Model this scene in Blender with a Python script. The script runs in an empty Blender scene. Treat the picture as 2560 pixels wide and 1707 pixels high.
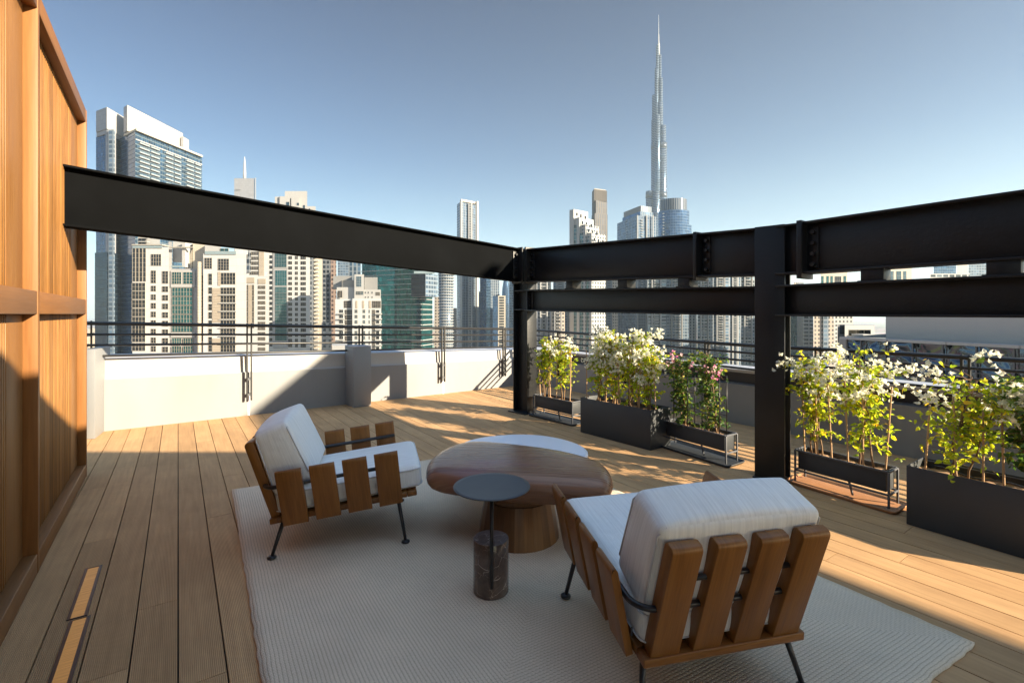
import bpy, bmesh, math, random
from mathutils import Vector, Matrix
R = math.radians
random.seed(7)
sc = bpy.context.scene
col = sc.collection

# ------------------------------------------------------------ camera
EYE, FOC, HOR, MID = 1.3, 1200.0, 785.0, 1280.0      # eye height, focal length and horizon of the photograph
cam_d = bpy.data.cameras.new('camera')
cam = bpy.data.objects.new('camera', cam_d); col.objects.link(cam)
cam.location = (0, 0, EYE); cam.rotation_euler = (R(90), 0, 0)
cam_d.sensor_width = 36; cam_d.lens = 36 * FOC / 2560; cam_d.shift_y = -(853.5 - HOR) / 2560
cam_d.clip_start = .05; cam_d.clip_end = 30000
sc.camera = cam

# ------------------------------------------------------------ world, sun, exposure
SUN_EL, SUN_AZ = 20.0, 117.0          # degrees; azimuth from +Y towards +X
world = bpy.data.worlds.new('World'); sc.world = world; world.use_nodes = True
wn = world.node_tree; bgn = wn.nodes['Background']
sky = wn.nodes.new('ShaderNodeTexSky'); sky.sky_type = 'NISHITA'; sky.sun_disc = False
sky.sun_elevation = R(SUN_EL); sky.sun_rotation = R(SUN_AZ); sky.altitude = 100
sky.air_density = 1.1; sky.dust_density = .5; sky.ozone_density = 3.5
_g = wn.nodes.new('ShaderNodeTexCoord'); _z = wn.nodes.new('ShaderNodeSeparateXYZ'); _r = wn.nodes.new('ShaderNodeValToRGB'); _m = wn.nodes.new('ShaderNodeMix')
wn.links.new(_g.outputs['Generated'], _z.inputs[0]); wn.links.new(_z.outputs[2], _r.inputs[0]); _e = _r.color_ramp.elements
for _i, (_p, _c) in enumerate(((0, (.78, .76, .68)), (.10, (.60, .63, .59)), (.30, (.25, .345, .42)), (.56, (.062, .130, .235)), (.70, (1.1, 1.1, 1.05)), (1, (2.9, 2.65, 2.2)))):
    if _i > 1: _e.new(_p)
    _e[_i].position = _p; _e[_i].color = (*_c, 1)
_m.data_type = 'RGBA'; _m.blend_type = 'MULTIPLY'; _m.inputs[0].default_value = 1
wn.links.new(sky.outputs[0], _m.inputs[6]); wn.links.new(_r.outputs[0], _m.inputs[7]); wn.links.new(_m.outputs[2], bgn.inputs['Color'])
bgn.inputs['Strength'].default_value = 0.07
sun_d = bpy.data.lights.new('sun', 'SUN'); sun_d.energy = 5.0; sun_d.angle = R(0.5); sun_d.color = (1, .85, .62)
sun = bpy.data.objects.new('sun', sun_d); col.objects.link(sun)
sd = Vector((math.sin(R(SUN_AZ)) * math.cos(R(SUN_EL)), math.cos(R(SUN_AZ)) * math.cos(R(SUN_EL)), math.sin(R(SUN_EL))))
sun.rotation_euler = sd.to_track_quat('Z', 'Y').to_euler()
sc.view_settings.view_transform = 'Standard'; sc.view_settings.look = 'None'
sc.view_settings.exposure = 2.0; sc.view_settings.gamma = 1
sc.cycles.use_denoising = True
sc.cycles.max_bounces = 7; sc.cycles.volume_bounces = 1; sc.cycles.transparent_max_bounces = 8
sc.cycles.caustics_reflective = False; sc.cycles.caustics_refractive = False

# ------------------------------------------------------------ where things are (real metres from readings of the photograph)
def fl(px, py):
    d = FOC * EYE / (py - HOR); return Vector(((px - MID) / FOC * d, d, 0))
def zat(py, d): return EYE - (py - HOR) * d / FOC
def xat(px, d): return (px - MID) / FOC * d
def pt(px, py, d): return Vector((xat(px, d), d, zat(py, d)))
B = Vector((-.571, .821, 0)).normalized()          # along the deck boards, away from the camera
P = Vector((.821, .571, 0)).normalized()           # across them, to the right
Z = Vector((0, 0, 1))

# ------------------------------------------------------------ objects
OFF = {}
def tag(o, label=None, cat=None, group=None, kind=None):
    if label: o['label'] = label
    if cat: o['category'] = cat
    if group: o['group'] = group
    if kind: o['kind'] = kind
    return o
def thing(name, label, cat, loc=(0, 0, 0), group=None, local=False):
    o = bpy.data.objects.new(name, None); col.objects.link(o); o.empty_display_size = .1
    o.location = loc; OFF[o.name] = Vector((0, 0, 0)) if local else Vector(loc)
    return tag(o, label, cat, group)
def copy_tree(o, parent=None):
    c = o.copy(); col.objects.link(c)
    if parent: c.parent = parent
    for ch in list(o.children): copy_tree(ch, c)
    return c

class MB:
    def __init__(s): s.v = []; s.f = []; s.uv = []; s.mi = []; s.sm = []
    def face(s, idx, uvs=None, mi=0, smooth=False):
        s.f.append(tuple(idx)); s.uv.append(uvs or [(s.v[i][0] + s.v[i][1] * .7, s.v[i][2]) for i in idx]); s.mi.append(mi); s.sm.append(smooth)
    def quad(s, a, b, c, d, uvs=None, mi=0):
        n = len(s.v); s.v += [Vector(a), Vector(b), Vector(c), Vector(d)]; s.face((n, n+1, n+2, n+3), uvs, mi); return s
    def box(s, p, u, v, w, grain=None, mi=0):
        """box from corner p with edge vectors u, v, w; grain = index of the edge the grain follows"""
        p, e = Vector(p), [Vector(u), Vector(v), Vector(w)]
        if e[0].cross(e[1]).dot(e[2]) < 0: p = p + e[0]; e[0] = -e[0]
        L = [x.length for x in e]; n = len(s.v)
        for k in range(8): s.v.append(p + e[0] * (k & 1) + e[1] * ((k >> 1) & 1) + e[2] * ((k >> 2) & 1))
        g = grain if grain is not None else L.index(max(L)); o1, o2 = random.random() * 7, random.random() * 7
        for ax, fs in ((0, ((0, 4, 6, 2), (1, 3, 7, 5))), (1, ((0, 1, 5, 4), (2, 6, 7, 3))), (2, ((0, 2, 3, 1), (4, 5, 7, 6)))):
            rest = [a for a in range(3) if a != ax]
            if g in rest: rest.remove(g); ua, va = rest[0], g
            else: ua, va = rest
            for q in fs:
                s.face([n + i for i in q], [(((i >> ua) & 1) * L[ua] + o1 + ax * .31, ((i >> va) & 1) * L[va] + o2) for i in q], mi)
        return s
    def cbox(s, c, hx, hy, hz, rz=0, mi=0, grain=None):
        c = Vector(c); m = Matrix.Rotation(rz, 3, 'Z')
        u, v, w = m @ Vector((2*hx, 0, 0)), m @ Vector((0, 2*hy, 0)), Vector((0, 0, 2*hz))
        return s.box(c - (u + v + w) / 2, u, v, w, grain, mi)
    def prism(s, poly, z0, z1, mi=0, mtop=None):
        """vertical prism over plan points (counter-clockwise); z0/z1 numbers or lists"""
        k = len(poly); n = len(s.v)
        a = z0 if isinstance(z0, (list, tuple)) else [z0] * k; b = z1 if isinstance(z1, (list, tuple)) else [z1] * k
        for i, p in enumerate(poly): s.v.append(Vector((p[0], p[1], a[i])))
        for i, p in enumerate(poly): s.v.append(Vector((p[0], p[1], b[i])))
        for i in range(k):
            j = (i + 1) % k; L = (Vector(poly[j][:2]) - Vector(poly[i][:2])).length
            mm = mi[i] if isinstance(mi, (list, tuple)) else mi
            s.face((n+i, n+j, n+k+j, n+k+i), [(0, a[i]), (L, a[j]), (L, b[j]), (0, b[i])], mm)
        mt = mtop if mtop is not None else (mi if not isinstance(mi, (list, tuple)) else mi[0])
        s.face([n+k+i for i in range(k)], [(p[0], p[1]) for p in poly], mt)
        s.face([n+k-1-i for i in range(k)], [(p[0], p[1]) for p in reversed(poly)], mt)
        return s
    def tube(s, pts, r, n=8, mi=0, caps=True):
        pts = [Vector(p) for p in pts]; rr = r if isinstance(r, (list, tuple)) else [r] * len(pts); base = len(s.v); L = 0
        up = None; rows = []
        for i, p in enumerate(pts):
            d = (pts[min(i+1, len(pts)-1)] - pts[max(i-1, 0)]).normalized()
            if up is None: up = d.orthogonal().normalized()
            up = (up - d * up.dot(d)); up = up.normalized() if up.length > 1e-6 else d.orthogonal().normalized()
            sd_ = d.cross(up)
            if i: L += (p - pts[i-1]).length
            for k in range(n):
                a = 2 * math.pi * k / n; s.v.append(p + (up * math.cos(a) + sd_ * math.sin(a)) * rr[i])
            rows.append(L)
        for i in range(len(pts) - 1):
            for k in range(n):
                k2 = (k + 1) % n; q = (base+i*n+k, base+i*n+k2, base+(i+1)*n+k2, base+(i+1)*n+k)
                s.face(q, [(k/n*.1, rows[i]), ((k+1)/n*.1, rows[i]), ((k+1)/n*.1, rows[i+1]), (k/n*.1, rows[i+1])], mi, True)
        if caps:
            s.face([base + k for k in reversed(range(n))], None, mi); s.face([base + (len(pts)-1)*n + k for k in range(n)], None, mi)
        return s
    def lathe(s, c, prof, n=32, mi=0, sx=1, sy=1, smooth=True):
        """prof = [(radius, z), ...] from bottom to top"""
        c = Vector(c); base = len(s.v)
        for r, z in prof:
            for k in range(n):
                a = 2 * math.pi * k / n; s.v.append(c + Vector((math.cos(a) * r * sx, math.sin(a) * r * sy, z)))
        for i in range(len(prof) - 1):
            for k in range(n):
                k2 = (k + 1) % n; rm = max(prof[i][0], prof[i+1][0])
                u0, u1 = k / n * 2 * math.pi * rm, (k + 1) / n * 2 * math.pi * rm
                mm = mi[i] if isinstance(mi, (list, tuple)) else mi
                s.face((base+i*n+k, base+i*n+k2, base+(i+1)*n+k2, base+(i+1)*n+k), [(u0, prof[i][1]), (u1, prof[i][1]), (u1, prof[i+1][1]), (u0, prof[i+1][1])], mm, smooth)
        mm = mi[0] if isinstance(mi, (list, tuple)) else mi
        if prof[0][0] > 1e-4: s.face([base + k for k in reversed(range(n))], [(s.v[base+k][0], s.v[base+k][1]) for k in reversed(range(n))], mm)
        t = base + (len(prof)-1) * n
        if prof[-1][0] > 1e-4: s.face([t + k for k in range(n)], [(s.v[t+k][0], s.v[t+k][1]) for k in range(n)], mm)
        return s
    def xf(s, m):
        s.v = [m @ v for v in s.v]; return s
    def build(s, name, mats, parent=None, bevel=0, seg=2, smooth=None):
        off = OFF.get(parent.name, Vector()) if parent else Vector()
        me = bpy.data.meshes.new(name)
        me.from_pydata([tuple(v - off) for v in s.v], [], s.f)
        if not isinstance(mats, (list, tuple)): mats = [mats]
        for m in mats: me.materials.append(m)
        me.polygons.foreach_set('material_index', s.mi)
        me.polygons.foreach_set('use_smooth', [bool(x) if smooth is None else smooth for x in s.sm])
        uvl = me.uv_layers.new(name='UVMap'); flat = []
        for u in s.uv:
            for a, b in u: flat += [a, b]
        uvl.data.foreach_set('uv', flat)
        if bevel:
            bm = bmesh.new(); bm.from_mesh(me)
            ed = [e for e in bm.edges if e.is_manifold and e.calc_face_angle(0) > R(25)]
            bmesh.ops.bevel(bm, geom=ed, offset=bevel, segments=seg, affect='EDGES', profile=.5, clamp_overlap=True)
            for f in bm.faces: f.smooth = True
            bm.to_mesh(me); bm.free()
            try: me.set_sharp_from_angle(angle=R(50))
            except Exception: pass
        o = bpy.data.objects.new(name, me); col.objects.link(o)
        if parent: o.parent = parent; OFF[o.name] = off
        else: OFF[o.name] = Vector()
        return o

# ------------------------------------------------------------ materials
def new_mat(name, rough=.6, metal=0, spec=.5, color=(.5, .5, .5)):
    m = bpy.data.materials.new(name); m.use_nodes = True; nt = m.node_tree; b = nt.nodes['Principled BSDF']
    b.inputs['Roughness'].default_value = rough; b.inputs['Metallic'].default_value = metal
    b.inputs['Specular IOR Level'].default_value = spec; b.inputs['Base Color'].default_value = (*color, 1)
    return m, nt, b
def nd(nt, t, **kw):
    n = nt.nodes.new('ShaderNode' + t)
    for k, v in kw.items():
        if k in n.inputs: n.inputs[k].default_value = v
        else: setattr(n, k, v)
    return n
def math_n(nt, op, a, b=None, c=None):
    n = nt.nodes.new('ShaderNodeMath'); n.operation = op
    for i, x in enumerate((a, b, c)):
        if x is None: continue
        if isinstance(x, (int, float)): n.inputs[i].default_value = x
        else: nt.links.new(x, n.inputs[i])
    return n.outputs[0]
def mixc(nt, fac, a, b, bt='MIX'):
    n = nt.nodes.new('ShaderNodeMix'); n.data_type = 'RGBA'; n.blend_type = bt
    for i, x in ((0, fac), (6, a), (7, b)):
        if isinstance(x, (int, float)): n.inputs[i].default_value = x
        elif isinstance(x, (tuple, list)): n.inputs[i].default_value = (*x[:3], 1)
        else: nt.links.new(x, n.inputs[i])
    return n.outputs[2]
def ramp(nt, fac, stops):
    n = nt.nodes.new('ShaderNodeValToRGB'); e = n.color_ramp.elements
    while len(e) < len(stops): e.new(.5)
    for i, (p, c) in enumerate(stops): e[i].position = p; e[i].color = (*(c if isinstance(c, (tuple, list)) else (c, c, c)), 1)
    nt.links.new(fac, n.inputs[0]); return n.outputs[0]
def mapped(nt, src, scale, rot=(0, 0, 0)):
    mp = nt.nodes.new('ShaderNodeMapping'); mp.inputs['Scale'].default_value = scale; mp.inputs['Rotation'].default_value = rot
    nt.links.new(src, mp.inputs[0]); return mp.outputs[0]
def noise(nt, vec, scale=5, detail=3, rough=.55, dist=0):
    n = nd(nt, 'TexNoise', Scale=scale, Detail=detail, Roughness=rough, Distortion=dist); nt.links.new(vec, n.inputs['Vector']); return n.outputs[0]
def bump(nt, b, h, strength=.3, dist=.01):
    n = nt.nodes.new('ShaderNodeBump'); n.inputs['Strength'].default_value = strength; n.inputs['Distance'].default_value = dist
    nt.links.new(h, n.inputs['Height']); nt.links.new(n.outputs[0], b.inputs['Normal'])

def paint(name, c, rough=.55, var=.06, bstr=.12, scale=6, metal=0, spec=.5, fine=90, streak=False):
    m, nt, b = new_mat(name, rough, metal, spec)
    tc = nd(nt, 'TexCoord').outputs['Object']; v = mapped(nt, tc, (1, 1, .25 if streak else 1))
    n = noise(nt, v, scale, 4, .6)
    nt.links.new(ramp(nt, n, [(.3, tuple(x * (1 - var) for x in c)), (.7, tuple(min(1, x * (1 + var)) for x in c))]), b.inputs['Base Color'])
    f = noise(nt, tc, fine, 2)
    bump(nt, b, f, bstr, .002)
    nt.links.new(ramp(nt, n, [(.3, rough * .85), (.7, min(1, rough * 1.15))]), b.inputs['Roughness'])
    return m
def wood(name, c1, c2, c3, su=26, sv=1.6, rough=.45, isl=.25, bstr=.25, spec=.4, tint=None):
    m, nt, b = new_mat(name, rough, 0, spec)
    uv = nd(nt, 'TexCoord').outputs['UV']; g = nd(nt, 'NewGeometry').outputs['Random Per Island']
    w1 = noise(nt, mapped(nt, uv, (3, .5, 1)), 1, 2)
    vv = mapped(nt, uv, (su, sv, 1)); n = noise(nt, vv, 1, 5, .62, 1.2)
    c = ramp(nt, n, [(.28, c1), (.5, c2), (.74, c3)])
    c = mixc(nt, .3, c, ramp(nt, w1, [(.35, c1), (.65, c3)]))
    fine = noise(nt, mapped(nt, uv, (su * 9, sv * 4, 1)), 1, 2)
    c = mixc(nt, .22, c, ramp(nt, fine, [(.3, tuple(x * .5 for x in c1)), (.7, c3)]), 'MIX')
    isr = ramp(nt, g, [(0, 1 - isl), (1, 1 + isl * .6)])
    c = mixc(nt, 1.0, c, isr, 'MULTIPLY')
    if tint: c = mixc(nt, ramp(nt, noise(nt, mapped(nt, uv, (2.2, 1.3, 1)), 1, 2), [(.52, 0), (.7, .55)]), c, tint)
    nt.links.new(c, b.inputs['Base Color']); bump(nt, b, fine, bstr, .0015)
    nt.links.new(ramp(nt, n, [(.2, rough * .8), (.8, rough * 1.2)]), b.inputs['Roughness'])
    return m
def facade(name, wall, glass, bay=3, floor=3.4, fw=.6, fh=.6, rough=.12, metal=.55, sill=None, var=.5, warm=.0, off=0., wavy=0.0, dirt=.05, mull=0):
    """wall with a grid of windows, in metres along the face (UV)"""
    wall = tuple(x * .64 for x in wall); glass = tuple(x * .85 for x in glass); sill = sill and tuple(x * .64 for x in sill)
    m, nt, b = new_mat(name, .6, 0, .5)
    uv = nd(nt, 'TexCoord').outputs['UV']; s = nd(nt, 'SeparateXYZ'); nt.links.new(uv, s.inputs[0])
    U = math_n(nt, 'DIVIDE', s.outputs[0], bay); V = math_n(nt, 'DIVIDE', s.outputs[1], floor)
    U = math_n(nt, 'ADD', U, 500 + off); V = math_n(nt, 'ADD', V, 500)
    fu, fv = math_n(nt, 'FRACT', U), math_n(nt, 'FRACT', V)
    mu = math_n(nt, 'LESS_THAN', math_n(nt, 'ABSOLUTE', math_n(nt, 'SUBTRACT', fu, .5)), fw / 2)
    mv = math_n(nt, 'LESS_THAN', math_n(nt, 'ABSOLUTE', math_n(nt, 'SUBTRACT', fv, .5)), fh / 2)
    mk = math_n(nt, 'MULTIPLY', mu, mv)
    if mull:
        f2 = math_n(nt, 'FRACT', math_n(nt, 'MULTIPLY', U, float(mull)))
        mk = math_n(nt, 'MULTIPLY', mk, math_n(nt, 'GREATER_THAN', f2, .14))
    cm = nd(nt, 'CombineXYZ'); nt.links.new(math_n(nt, 'FLOOR', U), cm.inputs[0]); nt.links.new(math_n(nt, 'FLOOR', V), cm.inputs[1])
    wnz = nd(nt, 'TexWhiteNoise'); wnz.noise_dimensions = '2D'; nt.links.new(cm.outputs[0], wnz.inputs['Vector'])
    r = wnz.outputs['Value']
    gl = ramp(nt, r, [(0, tuple(x * (1 - var) for x in glass)), (.6, glass), (.92, tuple(min(1, x * (1 + var)) for x in glass)), (1, tuple(min(1, x * (1 + var * 1.6) + warm) for x in glass))])
    wn_ = noise(nt, mapped(nt, uv, (.08, .02, 1)), 1, 3)
    wl = ramp(nt, wn_, [(.3, tuple(x * (1 - dirt) for x in wall)), (.7, wall)])
    if sill:
        ms = math_n(nt, 'LESS_THAN', fv, .09); wl = mixc(nt, ms, wl, sill)
        mk = math_n(nt, 'MULTIPLY', mk, math_n(nt, 'GREATER_THAN', fv, .09))
    nt.links.new(mixc(nt, mk, wl, gl), b.inputs['Base Color'])
    nt.links.new(math_n(nt, 'MULTIPLY', mk, metal), b.inputs['Metallic'])
    nt.links.new(ramp(nt, mk, [(0, .75), (1, rough)]), b.inputs['Roughness'])
    if wavy:
        h = noise(nt, mapped(nt, uv, (.35, .55, 1)), 1, 2, .5, .8)
        bump(nt, b, math_n(nt, 'ADD', math_n(nt, 'MULTIPLY', h, 1.0), math_n(nt, 'MULTIPLY', r, .03)), wavy, 1.0)
    return m
# ------------------------------------------------------------ materials of the terrace
M = {}
M['deck'] = wood('deck_board', (.53, .305, .145), (.62, .37, .18), (.71, .435, .22), 5, .6, .75, .11, .0, .15)
def deck_grooves():
    m = M['deck']; nt = m.node_tree; b = nt.nodes['Principled BSDF']
    uv = nd(nt, 'TexCoord').outputs['UV']; s = nd(nt, 'SeparateXYZ'); nt.links.new(uv, s.inputs[0])
    w = math_n(nt, 'SINE', math_n(nt, 'MULTIPLY', s.outputs[0], 2 * math.pi / .0062))
    bump(nt, b, w, .55, .0012)
    src = b.inputs['Base Color'].links[0].from_socket
    w2 = ramp(nt, math_n(nt, 'ADD', math_n(nt, 'MULTIPLY', w, .5), .5), [(0, .80), (.5, 1)])
    st = ramp(nt, noise(nt, mapped(nt, nd(nt, 'TexCoord').outputs['Object'], (1, 1, 1)), 2.3, 5, .65), [(.3, .86), (.7, 1.06)])
    nt.links.new(mixc(nt, 1, mixc(nt, 1, src, w2, 'MULTIPLY'), st, 'MULTIPLY'), b.inputs['Base Color'])
deck_grooves()
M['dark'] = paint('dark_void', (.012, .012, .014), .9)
M['steel'] = paint('black_steel_paint', (.0100, .0106, .012), .45, .35, .6, 2.2, spec=.4, fine=45)
M['steel_dimmed'] = paint('black_steel_paint_dimmed', (.0046, .0050, .0056), .92, .25, .3, 2, spec=.03, fine=45)  # darker, duller copy of the steel paint, offsets sun on the left beam
M['frame'] = paint('black_frame_paint', (.02, .018, .02), .35, .05, .1)
M['rail'] = paint('railing_paint', (.022, .021, .021), .4, .1, .1)
M['planter'] = paint('charcoal_planter_paint', (.028, .032, .037), .55, .1, .25, 4, fine=120)
M['stand'] = paint('grey_stand_paint', (.085, .088, .10), .5, .08, .1)
M['parapet'] = paint('parapet_render', (.235, .238, .243), .5, .08, .08, 1.6, streak=True)
M['parapet_top'] = paint('parapet_upper_band', (.42, .41, .40), .5, .03, .05, .9)
M['cap'] = paint('parapet_cap', (.40, .41, .45), .45, .04, .05)
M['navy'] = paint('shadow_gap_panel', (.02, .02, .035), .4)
M['wallwood'] = wood('cladding_wood', (.20, .083, .020), (.27, .118, .030), (.33, .158, .046), 14, .9, .5, .14, .2)
M['slat'] = wood('cladding_slat_wood', (.14, .058, .014), (.27, .120, .030), (.37, .18, .052), 30, 1.3, .5, .42, .3)
M['wallrail'] = wood('cladding_rail_wood', (.18, .072, .020), (.24, .102, .030), (.29, .128, .038), 12, .9, .5, .08, .2)
M['teak'] = wood('chair_wood', (.145, .050, .009), (.25, .094, .018), (.37, .155, .034), 22, 1.6, .38, .22, .2)
M['tabletop'] = wood('tabletop_wood', (.12, .050, .025), (.25, .115, .060), (.40, .215, .125), 15, .8, .28, .1, .15, tint=(.20, .07, .12))
M['tablebase'] = wood('table_base_wood', (.095, .038, .011), (.165, .070, .022), (.25, .118, .042), 12, 1.1, .4, .38, .2)
M['cushion'], nt, b = new_mat('white_cushion_fabric', .9, 0, .2)
_uv = nd(nt, 'TexCoord').outputs['UV']
_n = noise(nt, mapped(nt, _uv, (130, 3, 1)), 1, 3, .6); _f = noise(nt, mapped(nt, _uv, (900, 500, 1)), 1, 1)
nt.links.new(mixc(nt, .5, ramp(nt, _n, [(.3, (.60, .575, .55)), (.62, (.92, .89, .845))]), (.92, .89, .845)), b.inputs['Base Color'])
_w = noise(nt, mapped(nt, nd(nt, 'TexCoord').outputs['Object'], (1, 1, 1)), 7, 2, .5)
bump(nt, b, math_n(nt, 'ADD', math_n(nt, 'MULTIPLY', _f, .06), math_n(nt, 'MULTIPLY', _w, 1.0)), .8, .016)
b.inputs['Sheen Weight'].default_value = .2
M['piping'] = paint('cushion_piping', (.62, .60, .60), .9)
M['marble'], nt, b = new_mat('brown_marble', .16, 0, .5)
_o = nd(nt, 'TexCoord').outputs['Object']
_d = noise(nt, _o, 6, 5, .6)
_mx = nt.nodes.new('ShaderNodeVectorMath'); _mx.operation = 'MULTIPLY_ADD'; nt.links.new(_d, _mx.inputs[0]); _mx.inputs[1].default_value = (.16, .16, .16); nt.links.new(_o, _mx.inputs[2])
def vein(scale, w, sc_):
    v = nd(nt, 'TexVoronoi', Scale=scale, feature='DISTANCE_TO_EDGE'); nt.links.new(mapped(nt, _mx.outputs[0], sc_), v.inputs['Vector'])
    return ramp(nt, v.outputs['Distance'], [(0, 1), (w, 0)])
_v = math_n(nt, 'MAXIMUM', math_n(nt, 'MULTIPLY', vein(9, .014, (1, 1, 1.9)), ramp(nt, noise(nt, _o, 14, 2), [(.42, 0), (.6, 1)])), math_n(nt, 'MULTIPLY', vein(21, .010, (1, 1, .8)), ramp(nt, noise(nt, _o, 9, 2), [(.5, 0), (.68, .55)])))
nt.links.new(mixc(nt, _v, ramp(nt, noise(nt, _o, 12, 4, .7), [(.3, (.075, .052, .043)), (.7, (.15, .108, .09))]), (.62, .50, .42)), b.inputs['Base Color'])
M['grey_top'] = paint('grey_metal_disc', (.062, .062, .066), .45, .08, .05, 3)
M['white_top'] = paint('white_table_top', (.80, .79, .84), .4, .02, .04)
M['orange_tray'] = paint('terracotta_tray', (.42, .20, .09), .5, .1, .2)
M['soil'] = paint('dry_sandy_soil', (.34, .20, .11), .95, .4, .9, 30, fine=160)
M['cane'] = wood('bamboo_cane', (.38, .22, .11), (.50, .31, .17), (.62, .42, .25), 60, 6, .5, .2, .3)
M['stem'] = paint('woody_stem', (.20, .12, .06), .8, .3, .4, 30)
def leafy(name, cols, trans, tr=.55, rough=.45):
    m, nt, b = new_mat(name, rough, 0, .4)
    g = nd(nt, 'NewGeometry').outputs['Random Per Island']
    c = ramp(nt, g, cols); nt.links.new(c, b.inputs['Base Color'])
    t = nd(nt, 'BsdfTranslucent'); nt.links.new(mixc(nt, 1, c, trans, 'MULTIPLY'), t.inputs['Color'])
    mx = nd(nt, 'MixShader'); mx.inputs[0].default_value = tr
    nt.links.new(b.outputs[0], mx.inputs[1]); nt.links.new(t.outputs[0], mx.inputs[2]); nt.links.new(mx.outputs[0], nt.nodes['Material Output'].inputs[0])
    return m
M['leaf'] = leafy('bougainvillea_leaf', [(0, (.13, .21, .025)), (.45, (.29, .39, .035)), (.8, (.47, .51, .045)), (.95, (.6, .5, .05)), (1, (.68, .42, .03))], (1.9, 1.75, .8), .62)
M['leaf_dark'] = leafy('bougainvillea_leaf_dark', [(0, (.03, .075, .018)), (.5, (.07, .14, .03)), (.85, (.15, .23, .04)), (1, (.42, .38, .05))], (1.7, 1.6, .9), .42)
M['bract'] = leafy('white_bract', [(0, (.86, .84, .70)), (.6, (.92, .91, .82)), (1, (.94, .93, .88))], (1, 1, .92), .5, .7)
M['bract_pink'] = leafy('pink_bract', [(0, (.88, .66, .62)), (.5, (.85, .48, .52)), (.8, (.80, .16, .46)), (1, (.9, .75, .7))], (1, .9, .95), .5, .7)
# braided rug
M['rug'], nt, b = new_mat('braided_rug', .95, 0, .15)
_o = nd(nt, 'TexCoord').outputs['UV']; _s = nd(nt, 'SeparateXYZ'); nt.links.new(_o, _s.inputs[0])
RHX, RHY = 1.19, 1.66
_dx = math_n(nt, 'SUBTRACT', RHX, math_n(nt, 'ABSOLUTE', _s.outputs[0])); _dy = math_n(nt, 'SUBTRACT', RHY, math_n(nt, 'ABSOLUTE', _s.outputs[1]))
_e = math_n(nt, 'MINIMUM', _dx, _dy); _isx = math_n(nt, 'LESS_THAN', _dx, _dy)
_al = mixc(nt, _isx, _s.outputs[0], _s.outputs[1]); _al = nd(nt, 'RGBToBW', Color=(0, 0, 0, 1)) if False else _al
_pitch = .0140
_row = math_n(nt, 'DIVIDE', math_n(nt, 'ADD', _e, math_n(nt, 'MULTIPLY', noise(nt, _o, 9, 2), .008)), _pitch)
_rf = math_n(nt, 'ABSOLUTE', math_n(nt, 'SUBTRACT', math_n(nt, 'FRACT', _row), .5))       # .5 at the joints between rows
_tw = math_n(nt, 'SINE', math_n(nt, 'ADD', math_n(nt, 'MULTIPLY', _al, 2 * math.pi / .016), math_n(nt, 'ADD', math_n(nt, 'MULTIPLY', _rf, 7.0), math_n(nt, 'MULTIPLY', math_n(nt, 'FLOOR', _row), 2.1))))
_h = math_n(nt, 'ADD', math_n(nt, 'SUBTRACT', 1, math_n(nt, 'POWER', math_n(nt, 'MULTIPLY', _rf, 2), 3)), math_n(nt, 'MULTIPLY', _tw, .3))
_c = ramp(nt, _h, [(.0, (.35, .265, .175)), (.45, (.73, .575, .41)), (1, (.82, .67, .505))])
_c = mixc(nt, 1, _c, ramp(nt, noise(nt, _o, 3.2, 4, .6), [(.3, .88), (.7, 1.05)]), 'MULTIPLY')
_c = mixc(nt, .25, _c, ramp(nt, noise(nt, _o, 160, 2), [(.35, (.42, .32, .22)), (.65, (.86, .73, .57))]))
nt.links.new(_c, b.inputs['Base Color']); bump(nt, b, math_n(nt, 'ADD', _h, math_n(nt, 'MULTIPLY', noise(nt, _o, 260, 2), .5)),  .45, .003)

# ------------------------------------------------------------ deck
def deck():
    mb = MB(); gap = .0055; w = .1475; rnd = random.Random(3)
    for i in range(-26, 38):
        t0 = i * w + gap / 2; send = 7.0 + .031 * (i * w); s = -4 + rnd.random() * 2.4
        while s < send:
            L = rnd.choice((2.2, 2.2, 2.9, 1.6)); e = min(s + L, send)
            if e > -3.9 and e - s > .05:
                s0 = max(s, -4); mb.box(P * t0 + B * (s0 + .0015) - Z * .022, P * (w - gap), B * (e - s0 - .003), Z * .022, 1)
            s += L
    o = mb.build('deck', M['deck']); tag(o, kind='structure')
    mb = MB(); mb.quad(*[P * a + B * b_ - Z * .024 for a, b_ in ((-4.2, -4.3), (5.8, -4.3), (5.8, 7.3), (-4.2, 7.3))])
    tag(mb.build('deck_underlay', M['dark']), kind='structure')
deck()

# ------------------------------------------------------------ parapets with their railings
WA, WB = Vector((-4.59, 5.272, 0)), Vector((-.213, 8.52, 0))         # foot of the back wall as read at x=234 and x=1250
WD = (WB - WA).normalized(); WN = Vector((WD.y, -WD.x, 0))            # along, and out towards the terrace
def wall_at(px, inset=0):
    k = (px - MID) / FOC; a = WA + WN * inset; # a + s*WD on ray x = k*y
    s = (k * a.y - a.x) / (WD.x - k * WD.y); return a + WD * s
CORNER = Vector((.397, 8.97, 0)); FAR_L = WA - WD * 3.2
def lin(z0, z1, p, a=None, b_=None):
    a = a or WA; b_ = b_ or WB; t = (p - a).dot(b_ - a) / (b_ - a).length_squared; return z0 + (z1 - z0) * t
def profile_wall(mb, p0, p1, n, prof0, prof1, mis):
    """skin between two profiles; prof = [(distance behind the face, z)]"""
    L = (p1 - p0).length
    for i in range(len(prof0) - 1):
        a, c = prof0[i], prof0[i + 1]; a1, c1 = prof1[i], prof1[i + 1]
        q = [p0 - n * a[0] + Z * a[1], p1 - n * a1[0] + Z * a1[1], p1 - n * c1[0] + Z * c1[1], p0 - n * c[0] + Z * c[1]]
        mb.quad(*q, [(0, a[1]), (L, a1[1]), (L, c1[1]), (0, c[1])], mis[i])
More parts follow.
